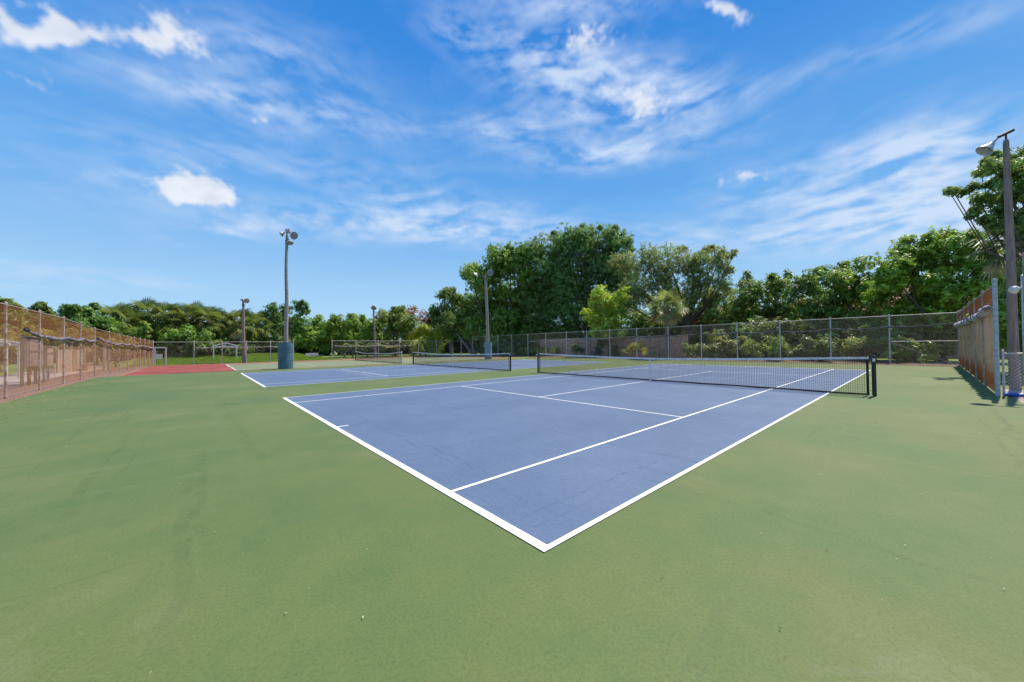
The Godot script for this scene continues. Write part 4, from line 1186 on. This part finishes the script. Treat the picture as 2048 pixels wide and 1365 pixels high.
func left_side() -> void:
	# meter panel on posts
	var o := thing("meter_panel", "grey electrical meter panel on posts behind the left fence", "panel", Vector3(-25.2, 0, 7.7), deg_to_rad(-1.0))
	var b := MB.new()
	b.box(Vector3(0, 1.47, 0), Vector3(1.75, 1.32, 0.12), Basis(), 0.02)
	part("board", b.mesh(), M.grey_box, o)
	b = MB.new()
	b.box(Vector3(0, 2.18, 0.0), Vector3(1.9, 0.05, 0.35), Basis(), 0.01)
	part("rain_cap", b.mesh(), M.grey_box, o)
	for k in 2:
		b = MB.new()
		b.box(Vector3(-0.42 + k * 0.84, 1.3, -0.085), Vector3(0.8, 0.9, 0.06), Basis(), 0.012)
		var mb := part("cabinet_door", b.mesh(), M.grey_box, o)
		b = MB.new()
		b.box(Vector3(-0.1 + k * 0.2, 1.3, -0.125), Vector3(0.02, 0.1, 0.025))
		part("handle", b.mesh(), M.galvanised, mb)
	b = MB.new()
	b.box(Vector3(0, 1.93, -0.085), Vector3(1.64, 0.32, 0.06), Basis(), 0.012)
	part("cover_plate", b.mesh(), M.grey_box, o)
	for x in [-0.8, 0.0, 0.8]:
		b = MB.new()
		b.box(Vector3(x, 0.98, 0.11), Vector3(0.1, 2.16, 0.1), Basis(), 0.01)
		part("post", b.mesh(), M.tan_board, o)
	o = thing("utility_box", "small white utility box on posts beside the meter panel", "utility box", Vector3(-27.3, 0, 7.75), deg_to_rad(-4.0))
	b = MB.new()
	b.box(Vector3(0, 1.25, 0), Vector3(0.7, 0.95, 0.3), Basis(), 0.02)
	part("cabinet", b.mesh(), M.weathered, o)
	for x in [-0.25, 0.25]:
		b = MB.new()
		b.box(Vector3(x, 0.42, 0), Vector3(0.08, 0.9, 0.08), Basis(), 0.01)
		part("post", b.mesh(), M.grey_box, o)
	b = MB.new()
	b.box(Vector3(0, 1.75, 0), Vector3(0.8, 0.04, 0.4), Basis(), 0.01)
	part("lid", b.mesh(), M.grey_box, o)
	# white enclosure with board panels
	o = thing("board_screen", "white board screen with one tan board behind the left fence", "screen", Vector3(-39.3, 0, 9.2), deg_to_rad(-13.5))
	for k in 7:
		b = MB.new()
		b.box(Vector3(1.32 - k * 0.44, 0.8 - (0.02 if k % 2 else 0.0), -0.15 - (0.04 if k == 4 else 0.0)), Vector3(0.425, 1.64, 0.05), Basis(), 0.008)
		var pn := part("panel", b.mesh(), M.tan_board if k == 4 else M.weathered, o)
		if k == 4:
			pn.set_meta("label", "tan bare board among the white ones")
	for x in [-1.6, 1.6]:
		b = MB.new()
		b.box(Vector3(x, 0.88, -0.22), Vector3(0.09, 1.75, 0.09), Basis(), 0.01)
		part("post", b.mesh(), M.weathered, o)
	# bicycle rack in front of it
	o = thing("bicycle_rack", "low grey tube rack in front of the white board screen", "rack", Vector3(-33.2, 0, 8.6), deg_to_rad(10.0))
	b = MB.new()
	b.tube(Vector3(-0.9, 0.62, 0), Vector3(0.9, 0.62, 0), 0.025, 0.025, 8)
	part("top_tube", b.mesh(), M.galvanised, o)
	for k in 7:
		b = MB.new()
		b.tube(Vector3(-0.9 + k * 0.3, -0.02, 0), Vector3(-0.9 + k * 0.3, 0.62, 0), 0.018, 0.018, 7)
		part("upright", b.mesh(), M.galvanised, o)
	# white pergola
	o = thing("pergola", "long white pergola with slanting posts behind the left fence", "pergola", Vector3(-44.0, 0, 8.0), deg_to_rad(7.0))
	for z in [0.0, 1.6]:
		b = MB.new()
		b.box(Vector3(0, 2.2, z), Vector3(9.0, 0.16, 0.09), Basis(), 0.01)
		part("beam", b.mesh(), M.weathered, o)
		for k in 5:
			b = MB.new()
			b.box(Vector3(-4.2 + k * 2.1, 1.05, z), Vector3(0.11, 2.14, 0.11), Basis(), 0.01)
			part("post", b.mesh(), M.weathered, o)
	for k in 3:
		b = MB.new()
		var bs := Basis(Vector3(0, 0, 1), -0.2)
		b.box(Vector3(3.6 - k * 2.6, 1.05, -0.2), Vector3(0.13, 2.15, 0.09), bs, 0.01)
		part("slanting_post", b.mesh(), M.weathered, o)
	for k in 10:
		b = MB.new()
		b.box(Vector3(-4.3 + k * 0.95, 2.32, 0.8), Vector3(0.05, 0.1, 2.2), Basis(), 0.008)
		part("rafter", b.mesh(), M.weathered, o)
	o = thing("low_wall", "low white topped wall under the white pergola", "wall", Vector3(-43.2, 0, 8.9), deg_to_rad(7.0))
	b = MB.new()
	b.box(Vector3(0, 0.2, 0), Vector3(5.6, 0.5, 0.3), Basis(), 0.01)
	part("wall_body", b.mesh(), M.peach, o)
	b = MB.new()
	b.box(Vector3(0, 0.49, 0), Vector3(5.7, 0.08, 0.42), Basis(), 0.01)
	part("coping", b.mesh(), M.weathered, o)
	frame_shelter("white gabled frame by the concrete path at far left", Vector3(-32.5, 0, 11.3), deg_to_rad(75.0), 2.9, 1.9, 0.5)
	# trees and hedges on this side
	tree("leftA", "tree", "bushy tree just right of the gap in the left tree line", "tree", "trees beyond the left fence", "broad", Color(0.055, 0.12, 0.028), 0.16, {"size": 1.25})
	tree("leftB", "tree", "tree with raised star shaped shoots above the left fence", "tree", "trees beyond the left fence", "broad", Color(0.055, 0.115, 0.03), 0.16, {"size": 1.25})
	tree("leftC", "tree", "dark tree over the second bay of the left fence", "tree", "trees beyond the left fence", "broad", Color(0.06, 0.1, 0.026), 0.16, {"size": 1.2})
	tree("leftD", "tree", "leftmost tree, cut by the edge of the picture", "tree", "trees beyond the left fence", "broad", Color(0.065, 0.1, 0.025), 0.16, {"size": 1.2})
	tree("lhA", "hedge", "olive brown hedge seen through the nearest bays of the left fence", "hedge", "hedges beyond the left fence", "small", Color(0.1, 0.105, 0.03), 0.06, {"size": 1.2, "fork": 0.3})
	tree("lhB", "hedge", "olive hedge behind the white board screen", "hedge", "hedges beyond the left fence", "small", Color(0.09, 0.105, 0.035), 0.06, {"size": 1.2, "fork": 0.3})
	tree("lhC", "hedge", "olive hedge behind the white pergola", "hedge", "hedges beyond the left fence", "small", Color(0.1, 0.12, 0.04), 0.06, {"size": 1.2, "fork": 0.3})

func frame_shelter(label: String, at: Vector3, turn: float, w: float, h: float, rise: float) -> void:
	var o := thing("gabled_frame", label, "frame", at, turn, "white gabled frames")
	for z in [-0.45, 0.45]:
		for x in [-w / 2, w / 2]:
			var b := MB.new()
			b.box(Vector3(x, h / 2 - 0.05, z), Vector3(0.1, h + 0.1, 0.1), Basis(), 0.01)
			part("post", b.mesh(), M.white_paint, o)
		var bb := MB.new()
		bb.box(Vector3(0, h + 0.03, z), Vector3(w + 0.3, 0.14, 0.07), Basis(), 0.01)
		part("beam", bb.mesh(), M.white_paint, o)
		for sg in [-1.0, 1.0]:
			var r := MB.new()
			r.tube(Vector3(sg * (w / 2 + 0.1), h + 0.1, z), Vector3(0, h + rise, z), 0.045, 0.045, 6)
			part("rafter", r.mesh(), M.white_paint, o)
		var k := MB.new()
		k.box(Vector3(0, h + rise / 2 + 0.05, z), Vector3(0.09, rise - 0.1, 0.07))
		part("king_post", k.mesh(), M.white_paint, o)

func back_side() -> void:
	frame_shelter("white gabled frame standing on the lawn", Vector3(-53.5, 0.3, -0.4), deg_to_rad(90.0), 2.15, 1.5, 0.45)
	var o := thing("goal_frame", "small white square frame beside the end of the left fence", "frame", Vector3(-48.4, 0, 4.9), deg_to_rad(90.0))
	var b: MB
	for x in [-0.38, 0.42]:
		b = MB.new()
		b.box(Vector3(x, 0.85, 0), Vector3(0.09, 1.72, 0.09), Basis(), 0.01)
		part("post", b.mesh(), M.white_paint, o)
	b = MB.new()
	b.box(Vector3(0.02, 1.75, 0), Vector3(0.95, 0.1, 0.1), Basis(), 0.01)
	part("beam", b.mesh(), M.white_paint, o)
	o = thing("notice_board", "small white board on orange posts behind the white square frame", "board", Vector3(-50.5, 0, 5.0), deg_to_rad(90.0))
	b = MB.new()
	b.box(Vector3(-0.1, 0.82, 0), Vector3(0.48, 0.52, 0.04), Basis(), 0.006)
	part("board", b.mesh(), M.white_paint, o)
	for x in [-0.28, 0.32]:
		b = MB.new()
		b.box(Vector3(x, 0.7, -0.06), Vector3(0.07, 1.45, 0.07), Basis(), 0.006)
		part("post", b.mesh(), M.tan_board, o)
	# bench in the gap
	o = thing("park_bench", "small white bench in the gap of the back fence before the bushes", "bench", Vector3(-52.4, 0, -9.5), deg_to_rad(80.0))
	for k in 3:
		b = MB.new()
		b.box(Vector3(0, 0.42, -0.16 + k * 0.15), Vector3(1.5, 0.035, 0.13), Basis(), 0.006)
		part("seat_slat", b.mesh(), M.white_paint, o)
	for k in 2:
		b = MB.new()
		b.box(Vector3(0, 0.6 + k * 0.16, -0.27), Vector3(1.5, 0.12, 0.035), Basis(), 0.006)
		part("back_slat", b.mesh(), M.white_paint, o)
	for x in [-0.6, 0.6]:
		b = MB.new()
		b.box(Vector3(x, 0.2, 0.1), Vector3(0.06, 0.42, 0.06), Basis(), 0.005)
		part("leg", b.mesh(), M.grey_box, o)
		b = MB.new()
		b.box(Vector3(x, 0.4, -0.31), Vector3(0.06, 0.85, 0.05), Basis(), 0.005)
		part("leg", b.mesh(), M.grey_box, o)
	# palms over the lawn
	frond_mesh = make_frond(Color(0.19, 0.25, 0.06), 3)
	frond_dry = make_frond(Color(0.42, 0.3, 0.13), 4)
	var spots := [[-59.0, -2.3, 4.9, "fan palm just left of the wooden light pole, above the lawn"], [-59.5, -0.4, 4.5, "fan palm above the white gabled frame on the lawn"], [-58.6, 1.0, 5.1, "fan palm third to the left of the wooden light pole"], [-60.2, 2.2, 5.6, "tallest shaggy fan palm in the middle of the palm row"], [-59.2, 3.4, 5.2, "fan palm over the middle of the lawn's left half"], [-58.6, 5.0, 5.3, "fan palm above the corner of the left fence"], [-60.5, 6.6, 5.6, "fan palm left of the fence corner, beside the gap in the tree line"], [-58.8, 9.0, 4.9, "round fan palm above the far half of the left fence"], [-61.5, -4.4, 5.0, "fan palm right of the wooden light pole, half hidden"], [-57.8, 8.0, 4.4, "low fan palm behind the far half of the left fence"]]
	var k2 := 0
	for s in spots:
		palm(s[3], Vector3(s[0], lawn_y(s[0], s[1]) - 0.02, s[1]), s[2] - lawn_y(s[0], s[1]), 0.17, 1.35, 28, 50 + k2, 0.14, "fan palms behind the lawn")
		k2 += 1
	tree("dark", "tree", "dark wide topped tree behind the teal padded pole", "tree", "trees beyond the back fence", "broad", Color(0.045, 0.1, 0.025), 0.16, {"size": 1.2, "dense": 0.9})
	tree("hedgeA", "bush", "bright green bush left of the lawn", "bush", "bushes behind the lawn", "broad", Color(0.085, 0.155, 0.03), 0.08, {"size": 1.2, "fork": 0.3})
	tree("hedgeB", "bush", "bush behind the middle of the lawn below the palms", "bush", "bushes behind the lawn", "broad", Color(0.06, 0.12, 0.028), 0.08, {"size": 1.2, "fork": 0.3})
	tree("hedgeC", "bush", "bush behind the wooden light pole", "bush", "bushes behind the lawn", "broad", Color(0.065, 0.12, 0.03), 0.08, {"size": 1.2, "fork": 0.3})
	tree("hedgeD", "bush", "bush above the far end of the left fence", "bush", "bushes behind the lawn", "broad", Color(0.075, 0.13, 0.03), 0.08, {"size": 1.2, "fork": 0.3})
	var leafy := Color(0.095, 0.17, 0.03)
	tree("shrubA", "bush", "tall glossy green bush right of the teal padded pole", "bush", "tall bushes in the gap of the back fence", "broad", leafy, 0.1, {"size": 1.25, "fork": 0.3})
	tree("shrubB", "bush", "tall glossy bush behind the gap, in the middle of the three", "bush", "tall bushes in the gap of the back fence", "broad", leafy * 0.85, 0.1, {"size": 1.25, "fork": 0.3})
	tree("shrubC", "bush", "tall glossy bush left of the thin light pole", "bush", "tall bushes in the gap of the back fence", "broad", leafy * 0.95, 0.1, {"size": 1.25, "fork": 0.3})
	tree("midtree", "tree", "olive tree right of the thin light pole", "tree", "trees beyond the back fence", "broad", Color(0.08, 0.125, 0.028), 0.14, {"size": 1.2})
	tree("orange", "tree", "orange tinted tree top behind the olive tree", "tree", "trees beyond the back fence", "small", Color(0.13, 0.068, 0.028), 0.12, {"size": 1.4, "dense": 0.55})
	tree("yellow", "bush", "yellow green bush between the two far courts' fence corner and the leaning tree", "bush", "", "small", Color(0.17, 0.21, 0.035), 0.1, {"size": 1.3, "fork": 0.3})
	palm("fan palm among the olive tree's leaves behind the thin light pole", Vector3(-57.5, -0.03, -23.6), 5.4, 0.16, 1.3, 20, 71, 0.3)
	banana("pale banana plant left of the thin light pole", Vector3(-51.2, -0.03, -14.4), 1.5, 3, Color(0.2, 0.26, 0.07))
	banana("broad banana plant right at the thin light pole", Vector3(-51.6, -0.03, -17.9), 1.7, 4, Color(0.19, 0.27, 0.08))
	banana("low banana plant right of the thin light pole", Vector3(-50.9, -0.03, -20.0), 1.3, 5, Color(0.24, 0.26, 0.1))
	# a tree with two pale leaning trunks at the fence corner
	o = tree("leaning", "tree", "tree with pale leaning trunks at the far fence corner", "tree", "", "broad", Color(0.065, 0.115, 0.03), 0.16, {"size": 1.2, "bark": M.pale_bark})
	var lt := MB.new()
	var r0: Vector3 = o.position
	var c0 := Vector3(-47.6, -0.1, -32.6) - r0
	lt.path([c0, c0 + Vector3(-0.9, 1.6, 0.9), c0 + Vector3(-2.4, 3.6, 1.7), Vector3(0, 4.6, 0)], [0.26, 0.22, 0.17, 0.1], 9)
	lt.path([c0 + Vector3(0.5, 0, -0.2), c0 + Vector3(-0.2, 1.8, 0.3), c0 + Vector3(-0.4, 3.4, 0.7), c0 + Vector3(0.3, 5.0, 0.4)], [0.22, 0.18, 0.13, 0.08], 9)
	part("trunk", lt.mesh(), M.pale_bark, o).set_meta("label", "pale bent trunks leaning left")
	palm("slim fan palm beside the blue padded pole", Vector3(-46.0, -0.03, -33.0), 5.0, 0.16, 1.35, 24, 77, 0.2)
	# grass on the lawn
	var bl := MB.new()
	for k in 9:
		var w := rng.randf() * TAU
		var p := Vector3(rng.randf_range(-0.12, 0.12), 0, rng.randf_range(-0.12, 0.12))
		var t := rng.randf_range(0.7, 1.3)
		bl.leaf(p, p + Vector3(cos(w) * 0.05, rng.randf_range(0.06, 0.13), sin(w) * 0.05), Vector3(-sin(w), 0, cos(w)) * 0.008, Vector3.ZERO, Color(t, t, t))
	var at := []
	var cols := []
	for k in 16000:
		var p := Vector3(rng.randf_range(-63.0, -47.2), 0, rng.randf_range(-11.5, 7.0))
		p.y = lawn_y(p.x, p.z) - 0.01
		at.append(Transform3D(Basis(Vector3.UP, rng.randf() * TAU).scaled(Vector3.ONE * rng.randf_range(0.8, 1.5)), p))
		var t := rng.randf_range(0.75, 1.3)
		cols.append(Color(0.24 * t, 0.36 * t, 0.035 * t))
	var gr := scatter(bl.mesh(), M.leaf, at, cols)
	gr.name = "lawn_grass"
	add_child(gr)
	gr.set_meta("kind", "stuff")
	gr.set_meta("label", "bright green mown lawn behind the low back fence")
	gr.set_meta("category", "grass")
	# a wood far behind everything that closes the horizon
	at = []
	cols = []
	for k in 22000:
		var w := deg_to_rad(rng.randf_range(-115.0, 245.0))
		var d := rng.randf_range(76.0, 86.0)
		var p := Vector3(1.8 + sin(w) * d, pow(rng.randf(), 0.8) * (4.2 + 1.2 * sin(w * 23.0) + 0.8 * sin(w * 61.0)), 1.9 - cos(w) * d)
		var up := (rand_dir() + Vector3.UP).normalized()
		at.append(Transform3D(Basis(Quaternion(Vector3.UP, up)).scaled(Vector3.ONE * rng.randf_range(3.0, 4.6)), p))
		var t := rng.randf_range(0.6, 1.3)
		cols.append(Color(0.08 * t, 0.14 * t, 0.04 * t))
	var wood := scatter(sprigs.broad, M.leaf, at, cols)
	wood.name = "distant_wood"
	add_child(wood)
	wood.set_meta("kind", "stuff")
	wood.set_meta("label", "distant dark green wood behind all the trees")
	wood.set_meta("category", "wood")

func house(label: String, at: Vector3, turn: float, w: float, d: float, h: float) -> void:
	var o := thing("house", label, "house", at, turn, "peach houses behind the trees")
	var b := MB.new()
	b.box(Vector3(0, h / 2 - 0.1, 0), Vector3(w, h + 0.2, d), Basis(), 0.02)
	part("wall", b.mesh(), M.peach, o)
	var r := MB.new()
	var e := 0.6
	var y1 := h + d * 0.28
	var A := [Vector3(-w / 2 - e, h, -d / 2 - e), Vector3(w / 2 + e, h, -d / 2 - e), Vector3(w / 2 + e, h, d / 2 + e), Vector3(-w / 2 - e, h, d / 2 + e)]
	var R0 := Vector3(-w / 2 + d * 0.4, y1, 0)
	var R1 := Vector3(w / 2 - d * 0.4, y1, 0)
	r.quad(A[3], A[2], R1, R0, Vector3(0, 1, 0.6).normalized())
	r.quad(A[1], A[0], R0, R1, Vector3(0, 1, -0.6).normalized())
	r.quad(A[0], A[3], R0, R0, Vector3(-0.6, 1, 0).normalized())
	r.quad(A[2], A[1], R1, R1, Vector3(0.6, 1, 0).normalized())
	r.box(Vector3(0, h - 0.06, 0), Vector3(w + 2 * e, 0.1, d + 2 * e))
	r.tube(R0, R1, 0.12, 0.12, 8)
	part("roof", r.mesh(), M.roof_tile, o)
	for k in int(w / 3.2):
		var x := -w / 2 + 1.7 + k * 3.2
		b = MB.new()
		b.box(Vector3(x, 1.75, d / 2 + 0.02), Vector3(1.3, 1.3, 0.08), Basis(), 0.01)
		var f := part("window", b.mesh(), M.white_paint, o)
		b = MB.new()
		b.box(Vector3(x, 1.75, d / 2 + 0.05), Vector3(1.14, 1.14, 0.06))
		part("pane", b.mesh(), M.window_glass, f)

func far_side() -> void:
	# wall and houses that show between the trunks
	var o := thing("boundary_wall", "mauve brown boundary wall behind the far fence, left half", "wall", Vector3(-24.5, 0, -35.6))
	for k in 7:
		var b := MB.new()
		b.box(Vector3(-9.0 + k * 3.0, 1.15, 0), Vector3(2.96, 2.4, 0.18), Basis(), 0.015)
		part("panel", b.mesh(), M.mauve_wall, o)
	house("peach house with a tiled roof behind the single palm", Vector3(-16.5, 0, -52.0), 0.0, 13.0, 8.0, 4.2)
	house("peach house behind the middle of the right hand trees", Vector3(-5.5, 0, -47.5), 0.1, 9.0, 7.0, 4.0)
	house("peach house behind the tall trees near the right corner", Vector3(3.0, 0, -50.0), 0.0, 11.0, 8.0, 4.4)
	tree("big_left", "ficus_tree", "broad dark green tree behind the blue padded pole", "tree", "big trees beyond the far fence", "broad", Color(0.085, 0.155, 0.035), 0.42, {"size": 1.35, "spread": 0.3})
	tree("big_main", "ficus_tree", "tallest dark tree with feathery upright shoots in the middle", "tree", "big trees beyond the far fence", "narrow", Color(0.066, 0.13, 0.044), 0.5, {"size": 1.45, "spread": 0.3, "wind": Vector3(0.22, 0.18, 0.1), "dense": 1.0})
	tree("willowy", "ficus_tree", "grey green windswept tree behind the single palm", "tree", "big trees beyond the far fence", "narrow", Color(0.1, 0.14, 0.055), 0.35, {"size": 1.2, "wind": Vector3(0.4, 0.2, 0.15), "dense": 0.95})
	tree("fill", "tree", "low dark tree filling the space behind the single palm", "tree", "row of trees beyond the far fence", "broad", Color(0.065, 0.12, 0.03), 0.16, {"size": 1.1, "fork": 0.4})
	tree("lime", "tree", "lime green small tree in front of the tallest tree", "tree", "", "broad", Color(0.16, 0.225, 0.04), 0.12, {"size": 1.1, "fork": 0.4})
	tree("row1", "tree", "lower tree right of the single palm and the windswept tree", "tree", "row of trees beyond the far fence", "broad", Color(0.085, 0.14, 0.034), 0.2, {"size": 1.05})
	tree("row2", "tree", "middle tree of the right hand row, before the slope rises", "tree", "row of trees beyond the far fence", "broad", Color(0.08, 0.14, 0.03), 0.2, {"size": 1.05})
	tree("row3", "tree", "high rounded bright green tree left of the right corner", "tree", "row of trees beyond the far fence", "broad", Color(0.095, 0.165, 0.028), 0.25, {"size": 1.0})
	var silvery := make_frond(Color(0.32, 0.38, 0.14), 9)
	palm("single fan palm with a straight pale trunk standing behind the far fence", Vector3(-14.6, -0.02, -32.5), 4.95, 0.19, 1.08, 40, 91, 0.1, "", silvery)
	# undergrowth along the far fence
	palmetto("yellowish palmetto clump behind the far fence, left of the single palm", Vector3(-18.3, 0, -33.0), 1)
	var dark := Color(0.035, 0.075, 0.035)
	shrub("upright dark shrub before the mauve wall, leftmost of three", Vector3(-26.8, 0, -33.6), 1.1, 2.1, "narrow", dark, "dark upright shrubs before the wall", 1.0, 0.9)
	shrub("upright dark shrub before the mauve wall, middle of three", Vector3(-23.2, 0, -33.6), 1.3, 2.3, "narrow", dark, "dark upright shrubs before the wall", 1.0, 0.9)
	shrub("upright dark shrub before the mauve wall, rightmost of three", Vector3(-21.0, 0, -33.4), 1.2, 2.0, "narrow", dark, "dark upright shrubs before the wall", 1.0, 0.9)
	var posts := [3.12, 0.35, -2.48, -5.37, -8.25, -11.04, -13.98, -17.2, -20.35, -23.4, -26.4, -29.8, -33.1, -36.4, -39.5, -42.6, -46.0]
	var nth := ["first", "second", "third", "fourth", "fifth", "sixth", "seventh", "eighth", "ninth", "tenth", "eleventh", "twelfth", "thirteenth", "fourteenth", "fifteenth", "sixteenth"]
	for k in 16:
		var x: float = (posts[k] + posts[k + 1]) / 2.0
		var w: float = posts[k] - posts[k + 1]
		var look: String = ["mid green", "olive", "dark green"][k % 3]
		var tint: Color = [Color(0.085, 0.135, 0.033), Color(0.095, 0.125, 0.038), Color(0.06, 0.105, 0.032)][k % 3]
		if (k < 7 or k > 10) and k != 6:
			shrub("low %s bush behind the %s bay of the far fence, counted from right" % [look, nth[k]], Vector3(x, 0, rng.randf_range(-34.0, -33.0)), w * 0.95, rng.randf_range(1.2, 2.2), "small" if k % 2 else "broad", tint, "undergrowth bushes along the far fence", 0.9, 0.95)
		if k < 5 or k > 11:
			shrub("tall dark bush set back behind the %s far fence bay counted from right" % nth[k], Vector3(x * 1.06 - 0.6, 0, rng.randf_range(-38.4, -37.0)), w * 1.1, rng.randf_range(2.6, 3.8), "broad", Color(0.055, 0.095, 0.028), "understorey bushes below the trees", 0.85, 1.15)

func palmetto(label: String, at: Vector3, seed_: int) -> void:
	var o := thing("palmetto", label, "plant", at)
	var r := RandomNumberGenerator.new()
	r.seed = seed_
	var b := MB.new()
	b.lathe([Vector2(0.14, -0.1), Vector2(0.17, 0.1), Vector2(0.1, 0.3), Vector2(0, 0.34)], 8)
	part("stem", b.mesh(), M.palm_bark, o)
	var f := make_frond(Color(0.26, 0.27, 0.06), 21)
	for k in 13:
		var bs := Basis(Vector3.UP, k * 2.399) * Basis(Vector3(0, 0, 1), r.randf_range(0.25, 1.3)) * Basis(Vector3(1, 0, 0), r.randf_range(-0.6, 0.6))
		part("frond", f, M.leaf, o, Vector3(0, 0.28, 0), bs.scaled(Vector3.ONE * r.randf_range(0.75, 1.0)))

func right_side() -> void:
	# wooden pole with a hooded lamp beside the gate
	var at := Vector3(3.53, 0, -16.2)
	var o := thing("lamp_pole", "weathered wooden pole with a hooded lamp at the right gate", "light pole", at)
	var b := MB.new()
	b.path([Vector3(0.02, -0.2, 0), Vector3(0, 1.5, 0), Vector3(0.0, 4.0, 0), Vector3(-0.02, 7.3, 0.02)], [0.115, 0.105, 0.088, 0.06], 14)
	b.lathe([Vector2(0.06, 0), Vector2(0.045, 0.1), Vector2(0, 0.12)], 14, Transform3D(Basis(), Vector3(-0.02, 7.3, 0.02)))
	part("pole", b.mesh(), M.pole_wood, o)
	b = MB.new()
	b.tube(Vector3(-0.02, 7.3, 0.02), Vector3(-0.02, 7.56, 0.04), 0.022, 0.022, 8)
	b.box(Vector3(-0.02, 7.58, 0.05), Vector3(0.34, 0.08, 0.08), Basis(Vector3(0, 1, 0), 0.3) * Basis(Vector3(0, 0, 1), 0.4), 0.02)
	part("bracket", b.mesh(), M.dark_metal, o)
	b = MB.new()
	b.tube(Vector3(-0.14, 7.52, 0.1), Vector3(-0.27, 7.36, 0.14), 0.02, 0.02, 8)
	part("arm", b.mesh(), M.rust_metal, o)
	var h := MB.new()
	h.lathe([Vector2(0, 0.02), Vector2(0.09, 0.0), Vector2(0.12, -0.1), Vector2(0.27, -0.36), Vector2(0.275, -0.37), Vector2(0.26, -0.365), Vector2(0.11, -0.11), Vector2(0, -0.08)], 24)
	var hd := part("lamp_hood", h.mesh(), M.lamp_shell, o, Vector3(-0.27, 7.36, 0.14), (Basis(Vector3(0, 1, 0), 0.5) * Basis(Vector3(0, 0, 1), -0.75)).scaled(Vector3.ONE * 0.72))
	h = MB.new()
	h.lathe([Vector2(0, -0.3), Vector2(0.05, -0.28), Vector2(0.06, -0.18), Vector2(0.03, -0.1)], 12)
	part("bulb", h.mesh(), M.lamp_inside, hd)
	# pipe mast behind with a small security light
	o = thing("pipe_mast", "pale pipe mast with a small security light at the right edge", "mast", Vector3(3.47, 0, -13.8))
	b = MB.new()
	b.lathe([Vector2(0, -0.1), Vector2(0.03, -0.1), Vector2(0.03, 3.1), Vector2(0, 3.12)], 14)
	part("pipe", b.mesh(), M.pale_pipe, o)
	b = MB.new()
	b.lathe([Vector2(0, 0), Vector2(0.08, 0.0), Vector2(0.1, 0.08), Vector2(0.06, 0.16), Vector2(0, 0.17)], 16, Transform3D(Basis(Vector3(0, 0, 1), 1.2), Vector3(-0.06, 2.72, 0.05)))
	part("security_light", b.mesh(), M.white_paint, o)
	# low gate leaf swung outwards
	o = fence("low chain link gate leaf swung open beside the right fence", [Vector3(3.16, 0, -14.0), Vector3(4.6, 0, -13.9)], [1.14, 1.14], 3, 0.022, M.galvanised, {"wire": 0.003, "bits": 2, "pitch": 0.085})
	o.name = numbered("gate_leaf")
	o.set_meta("category", "gate")
	b = MB.new()
	b.tube(Vector3(0.0, 0.055, 0.05), Vector3(1.44, 0.055, 0.15), 0.045, 0.045, 12)
	part("blue_tube", b.mesh(), M.blue_pipe, o)
	tree("gatebush", "bush", "sunlit bush behind the gate and the wooden pole", "bush", "", "broad", Color(0.085, 0.15, 0.03), 0.1, {"size": 0.85, "fork": 0.3, "shift": Vector2(1.2, 0)})
	tree("high", "tree", "tall open branched tree at the top right corner", "tree", "", "broad", Color(0.08, 0.135, 0.045), 0.15, {"size": 0.62, "fork": 0.6, "shift": Vector2(2.6, -0.5), "dense": 1.15})
	# the planting goes on along the path beyond the picture's right edge
	for k in 4:
		shrub(["rounded bush by the entrance path, nearest the gate", "rounded bush by the entrance path, second from the gate", "rounded bush by the entrance path, third from the gate", "rounded bush by the entrance path, farthest from the gate"][k], Vector3(8.0 + 0.5 * k, 0, -19.0 - 3.4 * k), 3.2, 3.0 + 0.3 * k, "broad", Color(0.085, 0.145, 0.03), "bushes by the entrance path", 0.9, 0.95)
	palm("fan palm partly hidden by the wooden pole at right", Vector3(4.9, -0.02, -28.2), 6.2, 0.18, 0.95, 26, 33, 0.12, "", make_frond(Color(0.12, 0.17, 0.06), 17))

func litter() -> void:
	# fallen leaves, thick along the far fence and scattered over the courts
	var b := MB.new()
	b.leaf(Vector3(-0.03, 0, 0), Vector3(0.035, 0.006, 0), Vector3(0, 0, 0.014), Vector3(0, 0.006, 0), Color.WHITE)
	var at := []
	var cols := []
	for k in 4200:
		var p: Vector3
		var s := rng.randf_range(0.6, 1.3)
		var c := Color(0.24, 0.13, 0.05).lerp(Color(0.35, 0.25, 0.1), rng.randf())
		if k < 2600:
			p = Vector3(rng.randf_range(-46.0, 3.0), 0.012, -31.0 + pow(rng.randf(), 2.0) * 5.0)
		elif k < 3300:
			p = Vector3(rng.randf_range(-45.0, -10.0), 0.012, 6.5 - pow(rng.randf(), 2.5) * 1.8)
			if p.x < -31.0:
				p.z -= (-31.0 - p.x) * 0.07
			if k % 3 == 0:
				c = Color(0.6, 0.55, 0.42)
		elif k < 3430:
			p = Vector3(rng.randf_range(0.0, 3.0), 0.012, rng.randf_range(-29.0, -0.5))
			s *= 0.45
			if k % 3:
				c = Color(0.5, 0.5, 0.3)
		else:
			p = Vector3(rng.randf_range(-28.0, 3.0), 0.012, rng.randf_range(-26.0, 6.0))
			s *= 0.5
			c = Color(0.5, 0.48, 0.34) if k % 4 else Color(0.06, 0.04, 0.03)
		if p.distance_to(Vector3(1.8, 0, 1.9)) < 9.0:
			s *= 0.5
		at.append(Transform3D(Basis(Vector3.UP, rng.randf() * TAU).scaled(Vector3.ONE * s), p))
		cols.append(c)
	var o := scatter(b.mesh(), M.dry, at, cols)
	o.name = "fallen_leaves"
	add_child(o)
	o.set_meta("kind", "stuff")
	o.set_meta("label", "fallen leaves scattered over the courts and along the fences")
	o.set_meta("category", "leaves")
